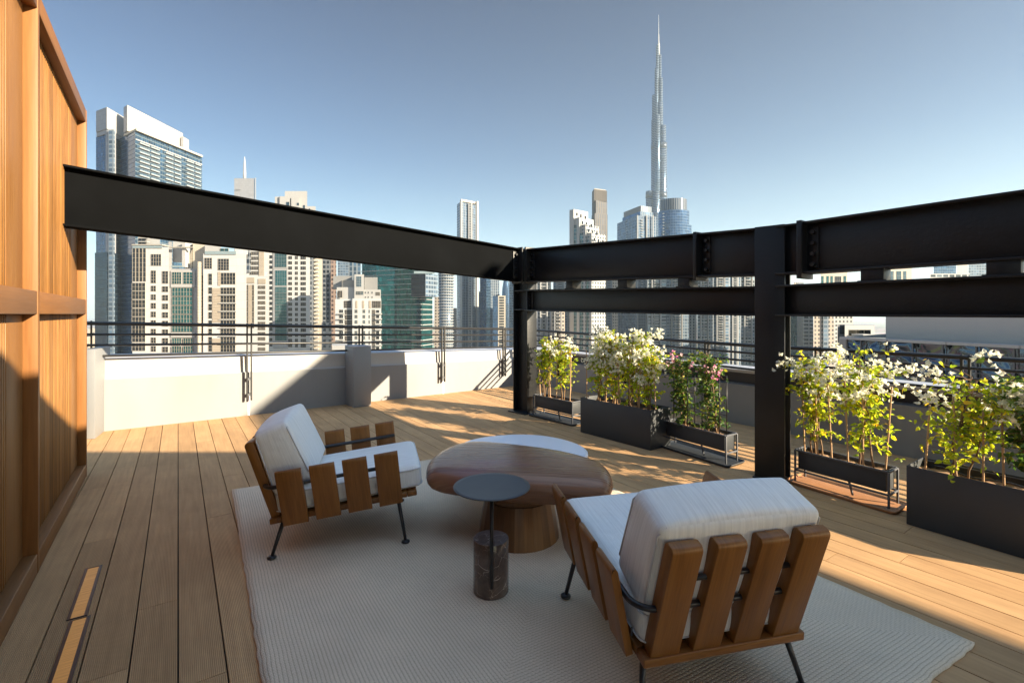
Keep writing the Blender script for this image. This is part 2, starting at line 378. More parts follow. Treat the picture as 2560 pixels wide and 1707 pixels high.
def parapet_back():
    root = thing('parapet_wall', 'cream rendered back parapet wall with a ledge, below the left railing', 'wall', FAR_L)
    def prof(p):
        l, t = lin(.575, .487, p), lin(.808, .652, p)
        return [(0, -.03), (0, l), (.026, l + .010), (.036, t), (.05, t + .010), (.34, t + .03), (.34, -1.5)]
    mb = MB(); p0, p1 = FAR_L, CORNER + WD * .35
    profile_wall(mb, p0, p1, WN, prof(p0), prof(p1), [0, 2, 2, 1, 1, 0])
    mb.build('wall_face', [M['parapet'], M['cap'], M['parapet_top']], root)
    for px in (622, 1108):                                     # pale sealant joints below the posts
        c = wall_at(px); m = MB(); m.box(c - WD * .011 + WN * .0005 + Z * .0, WD * .022, WN * .0025, Z * (lin(.575, .487, c) - .30)); m.build('sealant_joint', M['white_top'], root)
    # pier standing in front of the wall
    a = wall_at(868); pb = thing('parapet_pier', 'square grey pier standing against the back parapet wall', 'pier', fl(900, 1020))
    f0 = fl(884, 1019.5); f1 = fl(928, 1014); u = (f1 - f0); nn = Vector((-u.y, u.x, 0)).normalized()
    m = MB(); zt = zat(868, f0.y); m.box(f0, u, nn * .34, Z * (zt - .0)); m.build('pier_body', M['parapet'], pb, .006)
    m = MB(); m.box(f0 - u.normalized() * .0 + Z * (zt + .001) , u, nn * .34, Z * .012); m.build('pier_cap', M['cap'], pb, .003)
    e0 = pt(206, 1098, 4.98); e0.z = 0; pe = thing('end_pier', 'short grey pier between timber wall and back parapet', 'pier', e0)
    m = MB(); m.box(e0, Vector((.112, .02, 0)), Vector((-.3, .55, 0)), Z * .93); m.build('pier_body', M['parapet'], pe, .005)
parapet_back()
RA, RB = Vector((.4575, 8.715, 0)), Vector((3.63, 4.394, 0))
RD = -B; RN = -P                                               # right parapet runs along the boards
def right_at(px, inset=0):
    k = (px - MID) / FOC; a = P * (5.46 - inset); s = (k * a.y - a.x) / (B.x - k * B.y); return a + B * s
def parapet_right():
    root = thing('parapet_wall', 'grey shaded parapet wall with dark recess behind the planters', 'wall', P * 5.46 + B * 3)
    mb = MB(); p0, p1 = P * 5.46 + B * 7.4, P * 5.46 - B * 5
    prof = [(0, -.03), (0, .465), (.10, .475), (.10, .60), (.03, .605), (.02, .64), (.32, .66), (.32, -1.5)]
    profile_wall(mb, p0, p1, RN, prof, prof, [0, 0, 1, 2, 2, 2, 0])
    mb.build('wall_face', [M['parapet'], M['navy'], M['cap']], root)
parapet_right()
def post(root, base, along, out, z0, z1, brk):
    """pair of flat bars with rounded ends, fixed to the wall with brackets"""
    mb = MB()
    for s in (-1, 1):
        c = base + along * .024 * s
        pts = []
        for k in range(13):
            a = math.pi * k / 12; pts.append((math.cos(a) * .019, z1 - .019 + math.sin(a) * .019))
        for k in range(13):
            a = math.pi + math.pi * k / 12; pts.append((math.cos(a) * .019, z0 + .019 + math.sin(a) * .019))
        n = len(mb.v); K = len(pts)
        for sgn in (-1, 1):
            for q in pts: mb.v.append(c + out * q[0] + along * (.0075 * sgn) + Z * q[1])
        for i in range(K):
            j = (i + 1) % K; mb.face((n+i, n+j, n+K+j, n+K+i))
        mb.face([n+i for i in reversed(range(K))]); mb.face([n+K+i for i in range(K)])
    o = mb.build('post', M['rail'], root)
    m = MB()
    for zb in brk:
        m = MB(); m.box(base - along * .018 - out * .075 + Z * zb, along * .036, out * .088, Z * .028); m.build('bracket', M['stand'], o)
def rail_run(root, pts, zs, out):
    for k in range(4):
        mb = MB(); r = .021 if k == 0 else .0135
        mb.tube([p + Z * z[k] for p, z in zip(pts, zs)], r, 10); mb.build('top_rail' if k == 0 else 'rail', M['rail'], root)
def railings():
    ins = .065
    root = thing('railing', 'black four-bar metal railing fixed to the cream back parapet', 'railing', FAR_L + WN * ins)
    p0, p1 = FAR_L + WN * ins, CORNER - WD * .02 + WN * ins
    zz = lambda p: [lin(a, c, p) for a, c in ((1.199, 1.037), (1.079, .932), (.962, .824), (.842, .719))]
    rail_run(root, [p0, p1], [zz(p0), zz(p1)], WN)
    for px, yb in ((221, 905), (623, 1002), (902, 985), (1108, 958), (1260.5, 944)):
        c = wall_at(px, ins); zt = lin(1.199, 1.037, c) + .028; zb = max(.2, zat(yb, c.y)) if px > 300 else .8
        post(root, c, WD, WN, zb, zt, (zb + .06, zb + .26))
    root = thing('railing', 'black four-bar metal railing along the right parapet behind the planters', 'railing', P * 5.4 + B * 3)
    q0, q1, q2 = P * 5.395 + B * 7.02, right_at(1882, ins), P * 5.395 - B * 5
    rail_run(root, [q0, q1, q2], [[1.0, .905, .81, .715], [.938, .851, .76, .665], [.938, .851, .76, .665]], RN)
    for px in (1397, 1559, 1768, 2046, 2414):
        c = right_at(px, ins); zt = .965 + max(0, (c.y - 5.5)) * .018; post(root, c, B, RN, .22, zt, (.28, .46))
railings()

# ------------------------------------------------------------ timber wall on the left
def timber_wall():
    b0, b1 = fl(187, 1250), fl(0, 1623); wd = (b0 - b1).normalized(); wn = Vector((wd.y, -wd.x, 0))
    def wl(px):
        k = (px - MID) / FOC; return (k * b0.y - b0.x) / (wd.x - k * wd.y)      # distance from b0 along wd
    end = wl(217.5); fin = [end - .035, wl(99) - .035]; bay = fin[0] - fin[1]
    fin += [fin[1] - bay, fin[1] - 2 * bay]
    root = thing('timber_wall', 'tall orange-brown slatted timber wall on the left of the deck', 'wall', b0)
    H, rec = 2.93, .085
    def bx(name, s0, s1, dep0, dep1, z0, z1, mat, grain, bev=.003):
        m = MB(); m.box(b0 + wd * s0 - wn * dep1 + Z * z0, wd * (s1 - s0), wn * (dep1 - dep0), Z * (z1 - z0), grain); return m.build(name, mat, root, bev)
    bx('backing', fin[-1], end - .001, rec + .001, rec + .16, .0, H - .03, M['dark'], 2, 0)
    bx('end_board', end - .03, end, rec - .002 - .02, rec + .2, 0, H - .002, M['wallwood'], 2)
    for f in fin: bx('fin', f, f + .035, 0, rec - .025, .002, H - .002, M['wallrail'], 2)
    for i in range(3):
        s1, s0 = fin[i], fin[i + 1] + .035
        bx('base_rail', s0, s1, .002, rec - .003, .001, .10, M['wallrail'], 0)
        bx('middle_rail', s0, s1, .003, rec - .003, 1.30, 1.415, M['wallrail'], 0)
        bx('top_rail', s0, s1, .003, rec - .003, H - .10, H - .001, M['wallrail'], 0)
        for z0, z1 in ((.10, 1.30), (1.415, H - .10)):
            bx('post', s1 - .30, s1 - .001, rec - .03, rec - .001, z0, z1, M['wallwood'], 2)
            m = MB(); s = s0 + .004
            while s < s1 - .31:
                w = .018 + random.random() * .005
                m.box(b0 + wd * s - wn * rec + Z * z0, wd * w, wn * .032, Z * (z1 - z0), 2); s += .037
            m.build('slat_panel', M['slat'], root, .004, 1)
timber_wall()

# ------------------------------------------------------------ black steel frame
def ibeam(mb, p0, p1, zt0, zb0, zt1, zb1, fw, tf=.016, tw=.012):
    d = (p1 - p0); d.z = 0; n = Vector((d.y, -d.x, 0)).normalized()
    def plate(w, a0, b0_, a1, b1_):
        k = len(mb.v)
        for p, lo, hi in ((p0, b0_, a0), (p1, b1_, a1)):
            for s in (-1, 1):
                for z in (lo, hi): mb.v.append(Vector((p.x, p.y, 0)) + n * (w / 2 * s) + Z * z)
        for q in ((0, 2, 3, 1), (4, 5, 7, 6), (0, 1, 5, 4), (2, 6, 7, 3), (0, 4, 6, 2), (1, 3, 7, 5)): mb.face([k + i for i in q])
    plate(fw, zt0, zt0 - tf, zt1, zt1 - tf); plate(fw, zb0 + tf, zb0, zb1 + tf, zb1); plate(tw, zt0 - tf, zb0 + tf, zt1 - tf, zb1 + tf)
def bolts(name, root, c, n, zs, r=.017, ln=.03):
    for z in zs:
        m = MB(); a = c + Z * z
        m.tube([a, a + n * ln * .35], r * 1.25, 12); m.tube([a + n * ln * .35, a + n * ln], r, 6); m.build(name, M['steel'], root)
CP = Vector((.172, 6.40, 0)); C2 = Vector((2.005, 3.755, 0)) + P * .085
nL = Vector((.69, -.724, 0)).normalized(); uL = Vector((.724, .69, 0)).normalized()
def steel_frame():
    # corner column
    c = thing('steel_column', 'black steel column at the far corner where the beams meet', 'column', CP)
    m = MB(); zc = 1.72
    for s in (-1, 1):
        f = CP + nL * .125 * s; m.box(f - uL * .09 - nL * .008, uL * .18, nL * .016, Z * zc)
    m.build('flange', M['steel'], c, .002)
    m = MB(); m.box(CP - nL * .1165 - uL * .006, nL * .233, uL * .012, Z * (zc - .002)); m.build('web', M['steel'], c)
    for z in (1.35, 1.60):
        m = MB(); m.box(CP - nL * .1165 - uL * .088 + Z * z, nL * .233, uL * .081, Z * .016); m.build('stiffener', M['steel'], c, .002)
    m = MB(); m.cbox(CP + Z * .008, .16, .16, .008, .76); m.build('base_plate', M['steel'], c, .002)
    # head where the beams meet
    hd = thing('beam_joint', 'black bolted steel joint box on top of the corner column', 'joint', CP)
    m = MB(); m.box(CP - nL * .075 - uL * .075 + Z * 1.74, nL * .15, uL * .15, Z * .39); m.build('core', M['steel'], hd)
    for z in (1.722, 2.135):
        m = MB(); m.box(CP - nL * .11 - uL * .11 + Z * z, nL * .22, uL * .22, Z * .017); m.build('cap_plate', M['steel'], hd, .002)
    # left beam
    pl = Vector((-3.13, 3.31, 0)); pr = CP - uL * .13; dl = (pr - pl).normalized(); nl = Vector((dl.y, -dl.x, 0))
    bl = thing('steel_beam', 'long black steel beam running from the timber wall to the corner column', 'beam', pl)
    m = MB(); ibeam(m, pl, pr, 2.327, 1.905, 2.155, 1.722, .125); m.build('beam_section', M['steel_dimmed'], bl, .0015)
    m = MB(); m.box(pr - dl * .02 - nl * .10 + Z * 1.70, dl * .02, nl * .2, Z * .47); m.build('end_plate', M['steel'], bl, .002)
    m = MB(); m.box(pr - dl * .10 + nl * .0065 + Z * 1.76, dl * .08, nl * .012, Z * .355); m.build('cleat', M['steel'], bl, .002)
    bolts('bolt', bl, pr - dl * .06 + nl * .018, nl, (1.80, 1.89, 1.98, 2.07))
    # right upper beam, three lengths
    dr = (C2 - CP).normalized(); nr = Vector((dr.y, -dr.x, 0)); nr = nr if nr.y < 0 else -nr
    k = lambda px: (lambda a: CP + dr * ((a * CP.y - CP.x) / (dr.x - a * dr.y)))((px - MID) / FOC)
    sp1 = k(1752); q0 = CP + dr * .12
    def zz(p, a, b_): return a + (b_ - a) * min(1, (p - CP).length / (C2 - CP).length)
    def plate(root, p, z0, z1, w=.2, t=.03):
        m = MB(); m.box(p - dr * t / 2 - nr * w / 2 + Z * z0, dr * t, nr * w, Z * (z1 - z0)); m.build('end_plate', M['steel'], root, .002)
    b1 = thing('steel_beam', 'upper black steel beam between the corner column and the bolted splice', 'beam', q0)
    m = MB(); ibeam(m, q0, sp1, zz(q0, 2.155, 1.985), zz(q0, 1.722, 1.60), zz(sp1, 2.155, 1.985), zz(sp1, 1.722, 1.60), .17); m.build('beam_section', M['steel'], b1, .0015)
    plate(b1, q0 + dr * .012, 1.70, 2.17); plate(b1, sp1, zz(sp1, 2.155, 1.985) - .42, zz(sp1, 2.155, 1.985) + .01)
    m = MB(); m.box(q0 + dr * .03 + nr * .0065 + Z * 1.76, dr * .07, nr * .012, Z * .355); m.build('cleat', M['steel'], b1, .002)
    bolts('bolt', b1, q0 + dr * .062 + nr * .018, nr, (1.80, 1.89, 1.98, 2.07))
    b2 = thing('steel_beam', 'short black upper steel beam between the splice and the wide near column', 'beam', sp1)
    p2 = C2 - dr * .03; s2 = sp1 + dr * .016
    m = MB(); ibeam(m, s2, p2, zz(s2, 2.150, 1.985), zz(s2, 1.727, 1.603), 1.985, 1.603, .165); m.build('beam_section', M['steel'], b2, .0015)
    bolts('bolt', b2, s2 + dr * .06 + nr * .004, nr, [zz(s2, 2.15, 1.985) - x for x in (.07, .155, .24, .325)], .016, .05)
    m = MB(); m.box(s2 + dr * .035 + nr * .0065 + Z * (zz(s2, 1.727, 1.603) + .04), dr * .05, nr * .01, Z * .33); m.build('cleat', M['steel'], b2, .002)
    # near column: wide front flange, web and back flange
    c2 = thing('steel_column', 'wide black steel column standing between the third and fourth planters', 'column', C2)
    fu = Vector((.157, -.145, 0)).normalized(); fn = Vector((.68, .735, 0)).normalized(); f0 = fl(1885, 1193) + fu * .004
    m = MB(); m.box(f0, fu * .214, fn * .018, Z * 1.99); m.build('flange', M['steel'], c2, .0025)
    m = MB(); m.box(f0 + fn * .165, fu * .214, fn * .018, Z * 1.985); m.build('flange', M['steel'], c2, .0025)
    m = MB(); m.box(f0 + fn * .0185 + fu * .10, fu * .012, fn * .146, Z * 1.98); m.build('web', M['steel'], c2)
    m = MB(); m.cbox(C2 + Z * .006, .13, .10, .006, -.75); m.build('base_plate', M['steel'], c2, .002)
    # upper beam beyond the near column
    far = C2 + dr * 5.4; s3 = k(2012); a3 = C2 + dr * .05
    b3 = thing('steel_beam', 'short black steel stub to the right of the near column', 'beam', a3)
    m = MB(); ibeam(m, a3, s3, 1.985, 1.605, 1.98, 1.60, .17); m.build('beam_section', M['steel'], b3, .0015)
    plate(b3, s3, 1.565, 1.995, .2, .036)
    b4 = thing('steel_beam', 'upper black steel beam running to the right edge, bolted to the stub', 'beam', s3)
    s4 = s3 + dr * .019
    m = MB(); ibeam(m, s4, far, 1.985, 1.60, 1.995, 1.615, .165); m.build('beam_section', M['steel'], b4, .0015)
    bolts('bolt', b4, s4 + dr * .05 + nr * .004, nr, (1.665, 1.745, 1.825, 1.905), .016, .05)
    m = MB(); m.box(s4 + dr * .03 + nr * .0065 + Z * 1.64, dr * .05, nr * .01, Z * .31); m.build('cleat', M['steel'], b4, .002)
    # lower beams
    l1 = thing('steel_beam', 'lower black steel beam between the two columns above the planters', 'beam', CP)
    e0 = CP + dr * .10
    m = MB(); ibeam(m, e0, p2, zz(e0, 1.622, 1.52), zz(e0, 1.342, 1.283), 1.52, 1.283, .17); m.build('beam_section', M['steel'], l1, .0015)
    m = MB(); m.box(e0 + dr * .0 + nr * .0065 + Z * 1.38, dr * .09, nr * .012, Z * .21); m.build('cleat', M['steel'], l1, .002)
    bolts('bolt', l1, e0 + dr * .045 + nr * .018, nr, (1.41, 1.45, 1.49, 1.53, 1.565), .010, .02)
    l2 = thing('steel_beam', 'lower black steel beam running to the right edge above the white flowers', 'beam', a3)
    m = MB(); ibeam(m, a3, far, 1.524, 1.283, 1.512, 1.268, .17); m.build('beam_section', M['steel'], l2, .0015)
    # spacer blocks between lower and upper beams
    names = {1434: 'small black spacer block between the beams, nearest the corner column', 1567: 'middle black spacer block between the two beams', 1720: 'black spacer block between the beams, beside the bolted splice',
             2189: 'black spacer block between the beams, right of the near column', 2514: 'wide black spacer block between the beams at the right edge'}
    for px, hw in ((1434, .055), (1567, .06), (1720, .06), (2189, .065), (2514, .07)):
        c = k(px); z0 = zz(c, 1.622, 1.52) if px < 1900 else 1.52 - .006; z1 = zz(c, 1.722, 1.60) if px < 1900 else 1.605
        t = thing('spacer_block', names[px], 'spacer block', c + Z * z0, 'spacer blocks between the beams')
        m = MB(); m.prism([(c + dr * a * hw + nr * b_ * .07).to_tuple()[:2] for a, b_ in ((-1, 1), (1, 1), (1, -1), (-1, -1))][::1], z0 + .001, z1 - .001)
        m.build('block', M['steel'], t, .002)
        m = MB(); m.box(c - dr * hw * 1.25 + nr * .071 + Z * (z0 + .002), dr * hw * 2.5, nr * .008, Z * .012); m.build('foot_plate', M['steel'], t)
steel_frame()

# added unseen slab, outlined to lay shade over the near half of the terrace
def shade_canopy():
    c = thing('shade_canopy', 'unseen flat timber-lined slab, added and shaped to shade the near terrace', 'canopy', (4, -2, 3))
    poly = [(-1.72, 1.45), (-.30, -.55), (.5, -5.0), (10.2, -5.2), (9.85, -2.5), (8.55, -.80), (6.3, -.35), (5.5, .52), (3.55, .53), (3.42, .08), (2.79, -.66)]
    m = MB(); m.prism(poly[::1], 3.0, 3.22, 0, 0); m.build('shade_slab', M['steel'], c)
    m = MB(); m.prism([(p[0] * .97 + .12, p[1] * .96 - .08) for p in poly], 2.97, 2.998, 0, 0); m.build('soffit', M['wallwood'], c)
    for x, y in ((7.6, -4.5), (5.2, -4.3)):
        m = MB(); m.cbox((x, y, 1.485), .08, .08, 1.485); m.build('column', M['steel'], c, .003)
shade_canopy()
def high_shade_girder():  # added out of view, only to widen the shadow on the back parapet
    g = thing('shade_girder', 'unseen high black girder, added to shade the back parapet', 'girder', (14.2, -5.5, 0))
    a, c = Vector((9.85, .95, 0)), Vector((14.2, -5.2, 0)); m = MB(); ibeam(m, a, c, 6.02, 5.52, 6.02, 5.52, .2); m.build('beam_section', M['steel'], g)
    m = MB(); m.cbox((14.2, -5.2, 2.75), .1, .1, 2.75); m.build('post', M['steel'], g)
high_shade_girder()

# ------------------------------------------------------------ rug
def rug():
    cs = [Vector((-2.059, 3.529, 0)), Vector((.031, 4.676, 0)), Vector((1.8205, 1.882, 0)), Vector((-.27, .735, 0))]   # far left, far right, near right, near left
    bm = bmesh.new(); nx, ny = 60, 72; rnd = random.Random(5); uvl = bm.loops.layers.uv.new('UVMap'); g = []; uvs = {}
    cen = sum(cs, Vector()) / 4
    for i in range(nx + 1):
        row = []
        for j in range(ny + 1):
            f, h = i / nx, j / ny; e = i in (0, nx) or j in (0, ny)
            p = cs[3].lerp(cs[2], f).lerp(cs[0].lerp(cs[1], f), h) - cen
            v = bm.verts.new((p.x + (rnd.uniform(-.004, .004) if e else 0), p.y + (rnd.uniform(-.004, .004) if e else 0), .012 + rnd.uniform(-.0008, .0008)))
            uvs[v] = (-RHX + 2 * RHX * f, -RHY + 2 * RHY * h); row.append(v)
        g.append(row)
    for i in range(nx):
        for j in range(ny): bm.faces.new((g[i][j], g[i+1][j], g[i+1][j+1], g[i][j+1]))
    bd = [e for e in bm.edges if e.is_boundary]; old = {e: e.verts[:] for e in bd}
    r = bmesh.ops.extrude_edge_only(bm, edges=bd)
    for v in [x for x in r['geom'] if isinstance(x, bmesh.types.BMVert)]:
        o_ = min((e.other_vert(v) for e in v.link_edges if e.other_vert(v) in uvs), key=lambda w: (w.co - v.co).length); uvs[v] = uvs[o_]
    for v in bm.verts:
        if v.co.z < .009 or v not in uvs: pass
    for x in r['geom']:
        if isinstance(x, bmesh.types.BMVert): x.co.z = .001
    for f in bm.faces:
        f.smooth = True
        for l in f.loops: l[uvl].uv = uvs[l.vert]
    me = bpy.data.meshes.new('rug'); bm.to_mesh(me); bm.free(); me.materials.append(M['rug'])
    o = bpy.data.objects.new('rug', me); col.objects.link(o); o.location = cen
    tag(o, 'large beige braided rug under the chairs and coffee tables', 'rug')
rug()

# ------------------------------------------------------------ floor lights
def floor_lights():
    m_l, nt, b = new_mat('amber_lens', .4, 0, .5, (.50, .30, .12))
    b.inputs['Emission Color'].default_value = (1, .50, .14, 1); b.inputs['Emission Strength'].default_value = .06
    uv = nd(nt, 'TexCoord').outputs['UV']; n = noise(nt, mapped(nt, uv, (9, 160, 1)), 1, 2)
    nt.links.new(ramp(nt, n, [(.3, (.10, .045, .015)), (.7, (.24, .12, .04))]), b.inputs['Base Color'])
    for i, (a, c, lab) in enumerate(((fl(232, 1418), fl(192, 1545), 'amber linear light set in the deck boards, the farther of two'), (fl(191.5, 1548), fl(150, 1702) - B * .35, 'amber linear light set in the deck boards, at the bottom edge'))):
        d = (a - c); L = d.length; t = thing('floor_light', lab, 'floor light', c, 'linear floor lights')
        m = MB(); w = .028
        for s in (-1, 1): m.box(c + P * (s * w - .006) + Z * .0005, P * .012, B * L, Z * .004, 1)
        m.box(c - P * w + Z * .0004, P * 2 * w, B * .006, Z * .0035); m.box(c - P * w + B * (L - .006) + Z * .0004, P * 2 * w, B * .006, Z * .0035)
        m.build('frame', M['frame'], t)
        m = MB(); m.box(c - P * (w - .003) + B * .006 + Z * .0003, P * (2 * w - .006), B * (L - .012), Z * .0018, 1); m.build('lens', m_l, t)
floor_lights()
# ------------------------------------------------------------ armchairs
def cushion(mb, c, hx, hy, hz, r, bulge=(0, 0, 0), n=14, taper=0, pipe=None, crown=0):
    """soft rounded box; bulge per axis; taper narrows y towards +z"""
    hs = (hx, hy, hz); idx = {}
    def vert(p):
        key = tuple(round(x, 5) for x in p)
        if key in idx: return idx[key]
        q = [p[i] * hs[i] for i in range(3)]; core = [max(-(hs[i] - r), min(hs[i] - r, q[i])) for i in range(3)]
        d = Vector([q[i] - core[i] for i in range(3)])
        if d.length > 1e-9: d = d.normalized() * r
        v = Vector(core) + d
        for i in range(3):
            o = [j for j in range(3) if j != i]
            v[i] += (1 if p[i] > 0 else -1) * bulge[i] * max(0, 1 - p[o[0]] ** 2) * max(0, 1 - p[o[1]] ** 2) * abs(p[i]) ** 3
        if taper: v.y *= 1 - taper * (v.z / hz * .5 + .5)
        if crown: v.z += crown * (1 - p[0] ** 2) * max(0, p[2])
        mb.v.append(Vector(c) + v); idx[key] = len(mb.v) - 1; return idx[key]
    def w(t):                                     # denser points near the edges
        return math.copysign(1 - (1 - abs(t)) ** 1.6, t)
    for ax in range(3):
        o = [j for j in range(3) if j != ax]
        for sgn in (-1, 1):
            for i in range(n):
                for j in range(n):
                    cs = []
                    for a, b_ in ((i, j), (i+1, j), (i+1, j+1), (i, j+1)):
                        p = [0, 0, 0]; p[ax] = sgn; p[o[0]] = w(-1 + 2 * a / n); p[o[1]] = w(-1 + 2 * b_ / n); cs.append(tuple(p))
                    ids = [vert(p) for p in cs]
                    if (sgn > 0) == (ax == 1): ids.reverse(); cs.reverse()
                    # threads run front to back / up and down
                    uv = [(p[0] * hx if ax != 0 else p[1] * hy, (p[1] * hy if ax == 2 else p[2] * hz)) for p in cs]
                    mb.face(ids, uv, 0, True)
def piping(mb, c, hx, hy, z, r, rad=.0035, taper=0, hz=1):
    k = 1 - taper * (z / hz * .5 + .5); pts = []
    for sx, sy, a0 in ((1, 1, 0), (-1, 1, 90), (-1, -1, 180), (1, -1, 270)):
        for a in (0, 30, 60, 90):
            t = R(a0 + a); pts.append(Vector(c) + Vector(((hx - r) * sx + r * .99 * math.cos(t), ((hy - r) * sy + r * .99 * math.sin(t)) * k, z)))
    pts.append(pts[0]); mb.tube(pts, rad, 6, 0, False)
def rounded_slat(mb, m, w, L, t, rr=.018):
    """plank standing on local z with a rounded top front-to-back"""
    n = len(mb.v); prof = [(-t/2, 0), (t/2, 0), (t/2, L - rr)]
    for a in (25, 50, 75): prof.append((t/2 - rr*.8 + rr*.8 * math.cos(R(a)), L - rr + rr * math.sin(R(a))))
    prof.append((t/2 - rr*.8, L)); prof.append((-t/2 + rr*.8, L))
    for a in (75, 50, 25): prof.append((-t/2 + rr*.8 - rr*.8 * math.cos(R(a)), L - rr + rr * math.sin(R(a))))
    prof.append((-t/2, L - rr)); K = len(prof); o1 = random.random() * 9
    for s in (-1, 1):
        for y, z in prof: mb.v.append(m @ Vector((s * w / 2, y, z)))
    for i in range(K):
        j = (i + 1) % K
        mb.face((n+i, n+j, n+K+j, n+K+i), [(o1, prof[i][1]), (o1, prof[j][1]), (o1 + w, prof[j][1]), (o1 + w, prof[i][1])])
    mb.face([n+i for i in reversed(range(K))], [(o1 + prof[i][0], prof[i][1]) for i in reversed(range(K))]); mb.face([n+K+i for i in range(K)], [(o1 + prof[i][0], prof[i][1]) for i in range(K)])
def make_chair():
    t = thing('armchair', 'x', 'armchair', (0, 0, 0), 'wooden slatted armchairs with white cushions', local=True)
    T = Matrix.Translation((0, 0, .215)) @ Matrix.Rotation(R(6.0), 4, 'X')
    hw, hd = .300, .385
    def part(name, mb, mat, bev=0, par=None): return mb.xf(T).build(name, mat, par or t, bev)
    m = MB(); m.box((-hw, -hd, 0), (2 * hw, 0, 0), (0, .055, 0), (0, 0, .030), 0); part('rear_rail', m, M['teak'], .004)
    m = MB(); m.box((-hw, hd - .055, 0), (2 * hw, 0, 0), (0, .055, 0), (0, 0, .032), 0); part('front_rail', m, M['teak'], .006)
    for s in (-1, 1):
        m = MB(); m.box((s * hw - (.05 if s > 0 else 0), -hd + .056, .001), (.05, 0, 0), (0, 2 * hd - .112, 0), (0, 0, .03), 1); part('side_rail', m, M['teak'], .003)
    m = MB(); m.box((-hw + .051, -hd + .056, .004), (2 * hw - .102, 0, 0), (0, 2 * hd - .112, 0), (0, 0, .012), 1); part('seat_board', m, M['frame'])
    for s in (-1, 1):
        for k in range(4):
            y = -.2525 + .164 * k; m = MB()
            mt = Matrix.Translation((s * (hw + .0135), y, -.010)) @ Matrix.Rotation(R(13 * s), 4, 'Y') @ Matrix.Rotation(R(90 * s), 4, 'Z')
            rounded_slat(m, mt, .125, .315, .025); part('side_slat', m, M['teak'], .0025)
    for k in range(4):
        x = -.2265 + .151 * k; m = MB()
        mt = Matrix.Translation((x, -hd + .030, .030)) @ Matrix.Rotation(R(12.5), 4, 'X')
        rounded_slat(m, mt, .102, .425, .048, .020); part('back_slat', m, M['teak'], .003)
    xr = hw + .038; z = .205; cy = lambda zz: -hd + .030 - (zz - .036) * math.tan(R(12.5))
    r_ = .075; yb = cy(z)
    ext = [(xr, .30, z), (xr, yb + r_ + .02, z)] + [(xr - r_ + r_ * math.cos(R(a)), yb + r_ - r_ * math.sin(R(a)), z) for a in range(0, 91, 9)] + [(xr - r_ - .03, yb, z)]
    ext = ext + [(-p[0], p[1], p[2]) for p in reversed(ext)]
    m = MB(); m.tube(ext, .0105, 12); part('arm_rod', m, M['frame'])
    m = MB(); m.tube([(-.255, cy(.31), .31), (.255, cy(.31), .31)], .009, 10); part('upper_back_rod', m, M['frame'])
    # legs stand upright in the world, outside the tilt
    L = {}
    for s in (-1, 1):
        for nm, a, b_ in (('rear', (s * .265, -.315, .20), (s * .305, -.372, .010)), ('front', (s * .265, .275, .255), (s * .312, .318, .010))):
            m = MB(); m.tube([a, b_], [.0115, .0085], 10); o = m.build('leg', M['frame'], t)
            m = MB(); m.lathe((b_[0], b_[1], 0), [(.021, .001), (.024, .006), (.022, .012), (.010, .018)], 16); m.build('foot', M['frame'], o)
    m = MB(); m.tube([(-.268, -.32, .175), (.268, -.32, .175)], .009, 8); m.build('cross_bar', M['frame'], t)
    m = MB(); m.tube([(-.27, .282, .215), (.27, .282, .215)], .009, 8); m.build('cross_bar', M['frame'], t)
    # cushions
    m = MB(); cushion(m, (0, .035, .103), .290, .385, .066, .034, (.008, .010, .014), 16); sc_ = part('seat_cushion', m, M['cushion'])
    m = MB(); piping(m, (0, .035, .103), .293, .388, .045, .034); piping(m, (0, .035, .103), .293, .388, -.045, .034); part('piping', m, M['piping'], 0, sc_)
    Tb = Matrix.Translation((0, -.245, .165)) @ Matrix.Rotation(R(15), 4, 'X')
    m = MB(); cushion(m, (0, 0, .177), .292, .112, .177, .030, (.010, .020, .012), 18, .20, crown=.012); m.xf(Tb); bc = part('back_cushion', m, M['cushion'])
    m = MB(); k = .20
    for sy in (-1, 1):
        pts = []
        for a, b_ in ((-.268, .02), (-.292, .06), (-.293, .316), (-.268, .346), (-.14, .354), (.14, .354), (.268, .346), (.293, .316), (.292, .06), (.268, .02)):
            pts.append((a, sy * .098 * (1 - k * b_ / .354), b_))
        m.tube(pts, .0035, 6, 0, False)
    m.xf(Tb); part('piping', m, M['piping'], 0, bc)
    m = MB(); m.box((-.303, -.30, .045), (.004, 0, 0), (0, .006, 0), (0, 0, .028)); m.xf(T).build('zip_pull', M['stand'], sc_)
    return t
ch = make_chair(); ch2 = copy_tree(ch)
ch.location = (-.99, 2.925, .012); ch.rotation_euler = (0, 0, R(-74.5)); ch['label'] = 'wooden slatted armchair left of the coffee table, facing right'
ch2.location = (.620, 1.945, .012); ch2.rotation_euler = (0, 0, R(13.0)); ch2['label'] = 'nearest wooden slatted armchair, seen from behind at the lower right'

